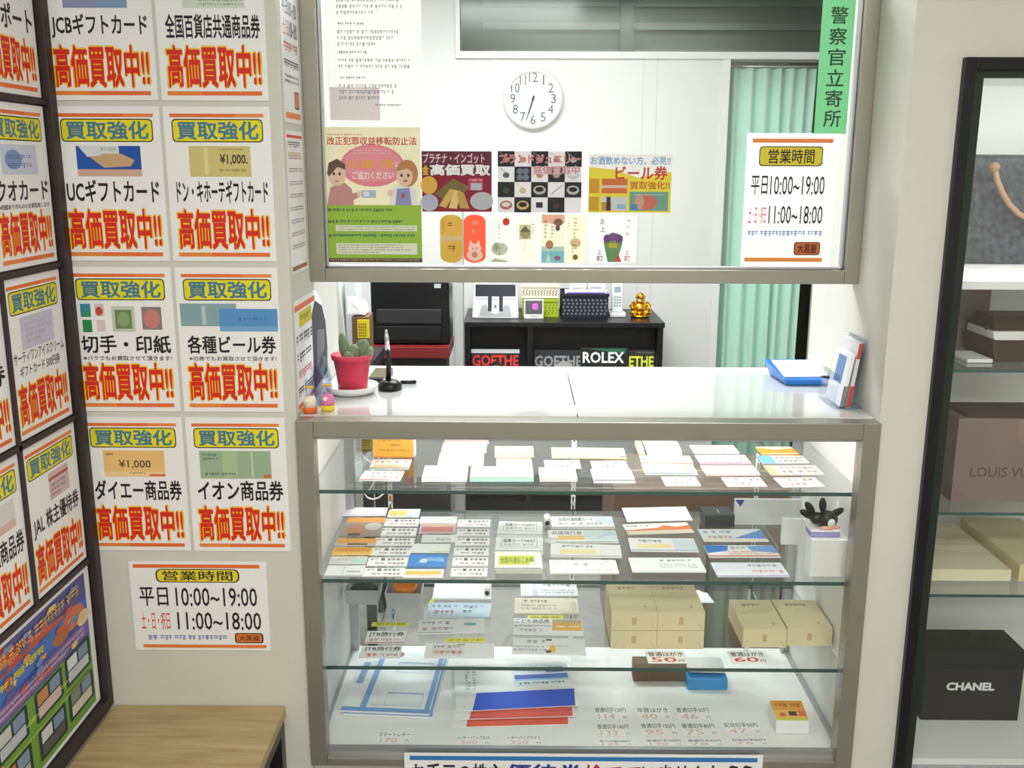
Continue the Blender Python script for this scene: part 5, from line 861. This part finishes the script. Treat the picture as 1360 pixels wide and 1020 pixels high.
mag(771, 834, 462, [('r', .02, .02, .98, .98, (22, 30, 28)), ('p', [(.15, .98), (.95, .98), (.95, .9)], (40, 110, 80)), ('t', 'ROLEX', .05, .74, .92, .93, (240, 240, 240), .03)] + [('rr', .05+.155*i, .5, .18+.155*i, .68, ((200, 200, 206), (60, 190, 140), (230, 90, 120), (150, 150, 160), (206, 206, 206), (150, 140, 180))[i], .01) for i in range(6)] + [('rr', .1+.16*i, .2, .22+.16*i, .4, (170, 170, 176), .01) for i in range(5)], (40, 48, 46), 'black watch magazine with white masthead standing in front of the grey one', -.014)
mag(835, 870, 465, [('t', 'ETHE', .02, .70, .96, .89, (226, 232, 60), .03), ('t', 'ゲーテ', .55, .6, .93, .67, (220, 220, 220), .02), ('x', .3, .93, .95, .97, 1, (150, 150, 150)), ('e', .5, .35, .25, .2, (90, 80, 76))], (48, 48, 50), 'dark magazine with yellow masthead at the right end of the cabinet')
# things on the cabinet
Yt = CY+.12; zk = zt+.0006
def px(u, v, y=Yt): return P(u, v, 1, y)
def onbox(u0, u1, v, y): return P(u0, 400, 1, y).x, P(u1, 400, 1, y).x, P((u0+u1)/2, v, 1, y).z
x0, x1, zh = onbox(627, 689, 377, Yt)
o = empty('money_counter', ((x0+x1)/2, Yt, zk), 'white banknote counting machine with a dark slot on the cabinet', 'machine')
f = B(); f.hexa([(x0, Yt-.02, zk), (x1, Yt-.02, zk), (x1, Yt+.2, zk), (x0, Yt+.2, zk)], [(x0+.008, Yt+.03, zh), (x1-.006, Yt+.03, zh), (x1-.006, Yt+.2, zh), (x0+.008, Yt+.2, zh)], 'white_plastic'); mh = f.obj('housing', o, bevel=.006)
sl = Vector((0, .05, zh-zk)).normalized(); Mf = frame_mat(Vector((x0, Yt-.0205, zk)), X, sl); hs = (Vector((0, .05, zh-zk))).length; wd = x1-x0
f = B(); f.T = Mf; draw(f, [('r', .07, .62, .93, .96, (24, 26, 40)), ('r', .07, .55, .93, .62, (206, 208, 220)), ('r', .34, .2, .42, .62, (40, 42, 52)), ('r', .58, .2, .66, .62, (40, 42, 52))], wd, hs, .002); f.obj('note_slot', mh)
f = B(); f.T = Mf; draw(f, [('p', [(.15, .06), (.2, .35), (.3, .4), (.36, .2), (.5, .12), (.64, .2), (.7, .4), (.8, .35), (.85, .06)], (170, 172, 176)), ('e', .5, .34, .03, .05, (120, 124, 130))], wd, hs, .0015); f.obj('catch_plate', mh)
x0, x1, zh = onbox(693, 741, 378, Yt+.1)
def basket(label, u0, u1, vt, vb, y, dep, m, holes, rows, cols):
    x0 = P(u0, 400, 1, y).x; x1 = P(u1, 400, 1, y).x; z0 = zk if vb is None else P(u0, vb, 1, y).z; z1 = P(u0, vt, 1, y).z
    b = B(); b.box(x0, x1, y, y+dep, z0, z0+.004, m)
    for (a0, a1, c0, c1) in ((x0, x1, y, y+.004), (x0, x1, y+dep-.004, y+dep), (x0, x0+.004, y+.004, y+dep-.004), (x1-.004, x1, y+.004, y+dep-.004)): b.box(a0, a1, c0, c1, z0+.0041, z1, m)
    b.box(x0-.004, x1+.004, y-.005, y, z1-.012, z1, m)
    for r in range(rows):
        for c in range(cols):
            xx = x0+(x1-x0)*(c+.5+.25*(r % 2))/(cols+.25); zz = z0+.012+(z1-z0-.034)*(r+.5)/rows; h = (x1-x0)/cols*.22
            b.box(xx-h, xx+h, y-.0006, y-.0001, zz-h, zz+h, holes)
    return tag(b.obj('plastic_basket', bevel=0), label, 'basket'), (x0, x1, y, y+dep, z0, z1)
_, bx = basket('lime green plastic basket under the cream basket on the cabinet', 694, 742, 397, None, Yt+.03, .16, (170, 190, 40), (120, 140, 20), 4, 10)
basket('cream perforated basket stacked on the lime green basket', 693, 741, 378, 396, Yt+.03, .16, (238, 232, 210), (130, 120, 96), 4, 12)
x0 = P(696, 410, 1, Yt-.03).x; x1 = P(722, 410, 1, Yt-.03).x; zh = P(708, 398, 1, Yt-.03).z
o = empty('small_display', ((x0+x1)/2, Yt-.03, zk), 'small grey display with a pink lit mark in a white bezel', 'display')
f = B(); f.box(x0, x1, Yt-.03, Yt-.005, zk, zh, 'white_plastic'); f.obj('bezel', o, bevel=.002)
f = B(); f.T = frame_mat(Vector((x0, Yt-.0302, zk)), X, Z); draw(f, [('r', .07, .25, .93, .95, (96, 98, 104)), ('x', .35, .07, .65, .17, 1, (90, 90, 100)), ('x', .2, .32, .8, .40, 1, (60, 60, 66))], x1-x0, zh-zk, 0); scr = f.obj('screen', o)
mat('pink_led', (255, 60, 140), emit=2.0); f = B(); f.T = frame_mat(Vector((x0, Yt-.0305, zk)), X, Z); draw(f, [('rr', .44, .5, .70, .80, 'pink_led', .006)], x1-x0, zh-zk, .0003); f.obj('pink_mark', scr)
_, bx = basket('black woven basket holding white and purple boxes', 746, 808, 390, None, Yt, .2, (30, 30, 44), (120, 124, 140), 5, 11)
for k, (u0, u1, v, dy, c, lb) in enumerate(((756, 778, 377, .07, (226, 232, 236), 'pale box standing at the left inside the black basket'), (781, 803, 376, .07, (222, 216, 240), 'lilac box standing at the right inside the black basket'), (750, 806, 385, .03, (230, 228, 244), 'purple banded white box lying across the black basket'))):
    x0 = max(P(u0, 400, 1, Yt+dy).x, bx[0]+.006); x1 = min(P(u1, 400, 1, Yt+dy).x, bx[1]-.006); zz0 = bx[4]+.005 if k < 2 else bx[4]+.06; zh = P(u0, v, 1, Yt+dy).z
    f = B(); f.box(x0, x1, Yt+dy-.02 if k == 2 else Yt+dy, Yt+dy+.03 if k == 2 else Yt+dy+.06, bx[4]+.005, zh, c); f.T = frame_mat(Vector((x0, (Yt+dy-.02 if k == 2 else Yt+dy), bx[4]+.005)), X, Z)
    draw(f, [('r', .04, .72, .96, .93, (110, 96, 190)) if k == 2 else ('x', .15, .7, .85, .9, 2, (130, 140, 190))], x1-x0, zh-bx[4]-.005, .0003); tag(f.obj('packet_box'), lb, 'box', 'boxes in the black basket')
x0, x1, zh = onbox(813, 827, 377, Yt+.06)
o = empty('desk_telephone', ((x0+x1)/2, Yt+.06, zk), 'white cordless telephone standing on its base left of the gold statue', 'telephone')
f = B(); f.box(x0-.012, x1+.014, Yt+.03, Yt+.12, zk, zk+.02, 'white_plastic'); f.obj('base', o, bevel=.004)
f = B(); f.hexa([(x0, Yt+.055, zk+.0205), (x1, Yt+.055, zk+.0205), (x1, Yt+.08, zk+.0205), (x0, Yt+.08, zk+.0205)], [(x0, Yt+.07, zh), (x1, Yt+.07, zh), (x1, Yt+.095, zh), (x0, Yt+.095, zh)], (226, 232, 236)); hst = f.obj('handset', o, bevel=.004)
f = B(); f.T = frame_mat(Vector((x0, Yt+.0545, zk+.0205)), X, Vector((0, .015, zh-zk-.02)).normalized()); draw(f, [('r', .2, .7, .8, .9, (150, 170, 180))]+[('r', .18+.24*i, .2+.1*j, .34+.24*i, .26+.1*j, (150, 156, 160)) for i in range(3) for j in range(4)], x1-x0, zh-zk-.02, .0006); f.obj('keypad', hst)
# gold seated statue
c = P(851, 417, 1, Yt+.02); x = c.x; y = Yt+.05; k = 1.0
o = empty('gold_statue', (x, y, zk), 'shiny gold seated laughing statue on the cabinet right end', 'statue')
f = B(); f.lathe((x, y, zk), [(.0, 0), (.042, 0), (.045, .008), (.04, .012), (.0, .012)], 'gold', 28)
f.ball((x, y, zk+.04), (.034, .028, .032), 'gold'); f.ball((x, y-.004, zk+.072), (.022, .018, .018), 'gold')
for s in (-1, 1):
    f.ball((x+s*.030, y-.012, zk+.022), (.022, .018, .012), 'gold'); f.tube([(x+s*.026, y, zk+.066), (x+s*.043, y-.004, zk+.05), (x+s*.036, y-.02, zk+.034)], [.010, .009, .008], 'gold', 10)
f.obj('body', o)
f = B(); f.ball((x, y-.004, zk+.094), (.019, .018, .019), 'gold'); f.ball((x, y-.022, zk+.093), (.005, .004, .004), 'gold', 8)
for s in (-1, 1): f.ball((x+s*.019, y-.002, zk+.092), (.004, .005, .009), 'gold', 8)
f.tube([(x-.008, y-.0225, zk+.087), (x, y-.0235, zk+.085), (x+.008, y-.0225, zk+.087)], .0014, (120, 80, 20), 6); f.obj('head', o)
# black printer on a dark red table
Yp = 1.75
xa, xb = P(489, 420, 1, Yp).x, P(601, 420, 1, Yp).x; zb = P(545, 459, 1, Yp).z; zt2 = P(545, 376, 1, Yp).z+.02
o = empty('red_table', ((xa+xb)/2, Yp+.2, 0), 'dark red lacquered table under the black printer', 'table')
f = B(); f.box(xa-.01, xb-.012, Yp-.03, Yp+.24, zb-.045, zb, 'lacquer_red'); f.obj('table_top', o, bevel=.003)
f = B(); f.box(xa, xb-.03, Yp+.05, Yp+.22, .0, zb-.046, 'desk_dark'); f.obj('cabinet_body', o)
o = empty('black_printer', ((xa+xb)/2, Yp+.2, zb), 'large glossy black printer on the dark red table', 'printer')
f = B(); f.box(xa+.008, xb-.013, Yp+.02, Yp+.23, zb+.001, zt2, 'black_gloss'); hs_ = f.obj('housing', o, bevel=.006)
f = B(); f.box(xa+.03, xb-.045, Yp+.006, Yp+.0195, zb+.02, zb+.075, 'black_plastic'); f.obj('paper_tray', hs_, bevel=.003)
f = B(); f.box(xa+.03, xb-.045, Yp+.008, Yp+.0195, zb+.085, zb+.14, 'charcoal'); f.obj('front_panel', hs_, bevel=.003)
f = B(); f.box(xb-.07, xb-.045, Yp+.012, Yp+.0195, zt2-.04, zt2-.025, (190, 196, 206)); f.obj('maker_plate', hs_)
f = B(); f.box(xa+.008, xb-.013, Yp+.02, Yp+.23, zt2+.0005, zt2+.012, 'black_plastic'); f.obj('lid', o, bevel=.003)
f = B(); f.box(.31, .95, 1.0, 1.4, 0, .56, 'cardboard_brown'); f.box(.31, .95, 1.19, 1.21, .56, .561, (190, 164, 120)); tag(f.obj('floor_carton', bevel=.003), 'large brown carton on the office floor seen below the highest glass shelf', 'carton')
# grey locker edge right of the printer
xa, xb = P(602, 420, 1, 2.2).x, P(618, 420, 1, 2.2).x
f = B(); f.box(xa, xb-.01, 2.2, 2.3, 0, P(610, 374, 1, 2.2).z+.3, (186, 188, 184)); f.box(xa+.004, xa+.006, 2.199, 2.2, .1, 1.0, (140, 142, 140)); tag(f.obj('grey_panel', bevel=.002), 'narrow grey panel standing between the printer and the black cabinet', 'panel')

# ================================================================ RIGHT DISPLAY CABINET
o = empty('display_cabinet', ((CX0+CX1)/2, .2, CZ0), 'tall black framed glass display cabinet built into the right wall', 'display cabinet')
f = B(); w = .022
f.box(CX0, CX0+w, -.014, .02, CZ0, CZ1, 'frame_black'); f.box(CX1-w, CX1, -.014, .02, CZ0, CZ1, 'frame_black'); f.box(CX0+w, CX1-w, -.014, .02, CZ1-w, CZ1, 'frame_black'); f.box(CX0+w, CX1-w, -.014, .02, CZ0, CZ0+w, 'frame_black'); f.obj('outer_frame', o, bevel=.0015)
f = B(); w2_ = .022; q = CX0+w
f.box(q, q+w2_, .0, .02, CZ0+w, CZ1-w, 'frame_green_black'); f.box(CX1-w-w2_, CX1-w, .0, .02, CZ0+w, CZ1-w, 'frame_green_black'); f.box(q+w2_, CX1-w-w2_, .0, .02, CZ1-w-.014, CZ1-w, 'frame_green_black'); f.box(q+w2_, CX1-w-w2_, .0, .02, CZ0+w, CZ0+w+.02, 'aluminium'); door = f.obj('door_frame', o)
f = B(); f.box(q+w2_, CX1-w-w2_, .008, .012, CZ0+w+.02, CZ1-w-.014, 'pane_glass'); f.obj('door_pane', door)
f = B(); f.box(CX0, CX1, .485, .5, CZ0, CZ1, 'case_white'); f.box(CX0, CX0+.01, .021, .485, CZ0, CZ1, 'case_white'); f.box(CX1-.01, CX1, .021, .485, CZ0, CZ1, 'case_white'); f.box(CX0+.01, CX1-.01, .021, .485, CZ1-.012, CZ1, 'case_white'); f.obj('lining', o)
KB = P(1260, 1004, 1, .03).z
f = B(); f.box(CX0+.01, CX1-.01, .021, .485, CZ0, KB, 'case_white'); f.obj('floor_board', o)
f = B(); f.box(CX0+.06, CX1-.06, .05, .08, CZ1-.024, CZ1-.013, 'cabinet_lamp'); f.obj('lamp_bar', o)
K1, K2, K3, K4 = (P(1300, v, 1, .03).z for v in (374, 491, 681, 790))
f = B(); f.box(CX0+.011, CX1-.011, .03, .484, K1-.016, K1, 'paper'); f.obj('cream_shelf', o)
for zk_, lb in ((K2, ''), (K3, ''), (K4, '')):
    s = f = B(); f.box(CX0+.011, CX1-.011, .0315, .484, zk_-.006, zk_, 'shelf_glass'); f.box(CX0+.011, CX1-.011, .03, .0314, zk_-.006, zk_, 'green_edge'); f.obj('glass_shelf', o)
# sequined bag with strap
zz = K1+.0006; xa, xb = P(1290, 280, 1, .40).x, P(1480, 280, 1, .40).x; zt = P(1320, 205, 1, .40).z
ob = empty('sequin_bag', ((xa+xb)/2, .42, zz), 'dark glittering handbag with a tan strap on the cabinet top shelf', 'handbag')
xa = CX0+.025
f = B(); f.hexa([(xa, .40, zz), (xb, .40, zz), (xb, .47, zz), (xa, .47, zz)], [(xa+.01, .425, zt), (xb-.01, .425, zt), (xb-.01, .455, zt), (xa+.01, .455, zt)], 'sequin'); f.obj('bag_body', ob, bevel=.008)
pts = [P(u, v, 1, .385) for u, v in ((1321, 222), (1324, 238), (1331, 256), (1341, 272), (1353, 284), (1368, 292), (1390, 290), (1412, 270), (1424, 240), (1430, 222))]
f = B(); f.tube(pts, .0065, 'strap_tan', 10); f.ball(pts[0], .012, 'strap_tan', 10); f.ball(pts[-1], .012, 'strap_tan', 10); f.obj('strap', ob)
# second cabinet shelf
zz = K2+.0006
def cbox(name, label, cat, u0, u1, vt, vb, y, dep, zb, m, front=None, top=None, x0=None, group=None):
    xa = P(u0, vb, 1, y).x if x0 is None else x0; xb = P(u1, vb, 1, y).x; zt = P(u1, vt, 1, y).z; b = B(); b.box(xa, xb, y, y+dep, zb, zt, m)
    if front: b.T = frame_mat(Vector((xa, y, zb)), X, Z); draw(b, front, xb-xa, zt-zb, 0)
    if top: b.T = frame_mat(Vector((xa, y, zt)), X, Y); draw(b, top, xb-xa, dep, 0)
    return tag(b.obj(name, bevel=.0015), label, cat, group)
cbox('mauve_box', 'mauve grey box standing upright on the cabinet second shelf', 'box', 1270, 1308, 384, 470, .285, .12, zz, 'mauve_box', [('r', 0, .48, 1, .5, (116, 98, 98))], x0=CX0+.06)
cbox('white_leaflet_stack', 'low white stack of cards in front of the mauve box', 'cards', 1284, 1318, 477, 487, .10, .10, zz, 'paper')
a = P(1345, 480, 1, .12); ow = empty('leather_wallet', (a.x, .16, zz), 'dark brown leather wallet propped open beside the mauve box', 'wallet')
xa, xb = P(1316, 470, 1, .13).x, P(1400, 470, 1, .13).x; z1 = P(1340, 452, 1, .13).z; z2 = P(1340, 438, 1, .15).z; z3 = P(1340, 420, 1, .16).z
f = B(); f.hexa([(xa, .11, zz), (xb, .11, zz), (xb, .26, zz), (xa, .26, zz)], [(xa-.004, .12, z1), (xb, .12, z1), (xb, .27, z1), (xa-.004, .27, z1)], 'brown_leather'); f.obj('lower_cover', ow, bevel=.004)
f = B(); f.hexa([(xa+.002, .125, z1+.0005), (xb, .125, z1+.0005), (xb, .26, z1+.0005), (xa+.002, .26, z1+.0005)], [(xa+.002, .135, z2), (xb, .135, z2), (xb, .26, z2), (xa+.002, .26, z2)], 'paper'); f.obj('inner_lining', ow, bevel=.003)
f = B(); f.hexa([(xa, .13, z2+.0005), (xb, .13, z2+.0005), (xb, .27, z2+.0005), (xa, .27, z2+.0005)], [(xa+.014, .16, z3), (xb, .16, z3), (xb, .25, z3), (xa+.014, .25, z3)], 'brown_leather'); f.obj('upper_cover', ow, bevel=.004)
f = B(); f.ball((xa-.006, .15, z2+.006), .006, 'black_gloss', 10); f.obj('snap_button', ow)
# brown paper bag lying as a carton
zz = K3+.0006
y = .10; xa = P(1264, 650, 1, y).x; xb = P(1420, 650, 1, y).x; zt = P(1300, 556, 1, y).z
ob = empty('brown_gift_bag', ((xa+xb)/2, y+.07, zz), 'reddish brown gift bag with dark serif lettering on the cabinet third shelf', 'bag')
f = B(); f.box(xa, xb, y, y+.13, zz, zt, 'mauve_box'); f.T = frame_mat(Vector((xa, y, zz)), X, Z); draw(f, [('t', 'LOUIS VUITTON', .14, .30, 1.0, .42, (96, 70, 66), .012), ('p', [(.5, .98), (1, .98), (1, .8), (.62, .62), (.5, .78)], (150, 124, 118))], xb-xa, zt-zz, 0); f.obj('bag_body', ob, bevel=.002)
f = B(); f.box(xa+.02, xb-.01, y+.01, y+.12, zt+.0005, zt+.008, (74, 52, 44)); f.obj('bag_mouth', ob)
cbox('cream_case', 'cream flat box on the cabinet shelf above the black box', 'box', 1240, 1342, 757, 775, .10, .3, K4+.0006, (240, 232, 206), None, [('r', .02, .5, .98, .52, (206, 196, 160))], x0=CX0+.05)
cbox('cream_case', 'second cream flat box at the right photo edge beside the cream box', 'box', 1352, 1440, 750, 775, .10, .3, K4+.0006, (232, 218, 176))
b0 = KB+.0006
y = P(1280, 957, 2, KB).y; xa = P(1222, 957, 1, y).x; xb = P(1352, 957, 1, y).x; zt = P(1290, 866, 1, y).z; dp = P(1290, 836, 2, zt).y-y
ob = empty('black_gift_box', ((xa+xb)/2, y+dp/2, b0), 'large black lidded gift box with white lettering at the cabinet bottom', 'box')
f = B(); f.box(xa+.001, xb-.001, y+.001, y+dp-.001, b0, zt-.042, 'charcoal'); f.T = frame_mat(Vector((xa, y+.001, b0)), X, Z); draw(f, [('t', 'CHANEL', .23, .44-.0, .72, .56, (232, 236, 236), .05)], xb-xa, zt-b0, .0012); f.obj('box_body', ob)
f = B(); f.box(xa-.001, xb+.001, y-.001+.002, y+dp, zt-.0415, zt, (34, 36, 38)); f.obj('lid', ob, bevel=.001)

# ================================================================ BENCH
zb = .392
xr = P(380, 944, 1, 0).x
o = empty('wooden_bench', ((XW+xr)/2, -.3, 0), 'low bench with an oak top and black legs in the left corner', 'bench')
f = B(); f.box(XW+.0235, xr, -.62, -.003, zb-.026, zb, 'oak'); f.obj('bench_top', o, bevel=.002)
for x in (XW+.03, xr-.034):
    for y in (-.6, -.036):
        f = B(); f.box(x, x+.03, y, y+.03, .0, zb-.0265, 'black_plastic'); f.obj('leg', o)
f = B(); f.box(xr-.034, xr-.004, -.569, -.0365, zb-.056, zb-.0268, 'black_plastic'); f.obj('rail', o)
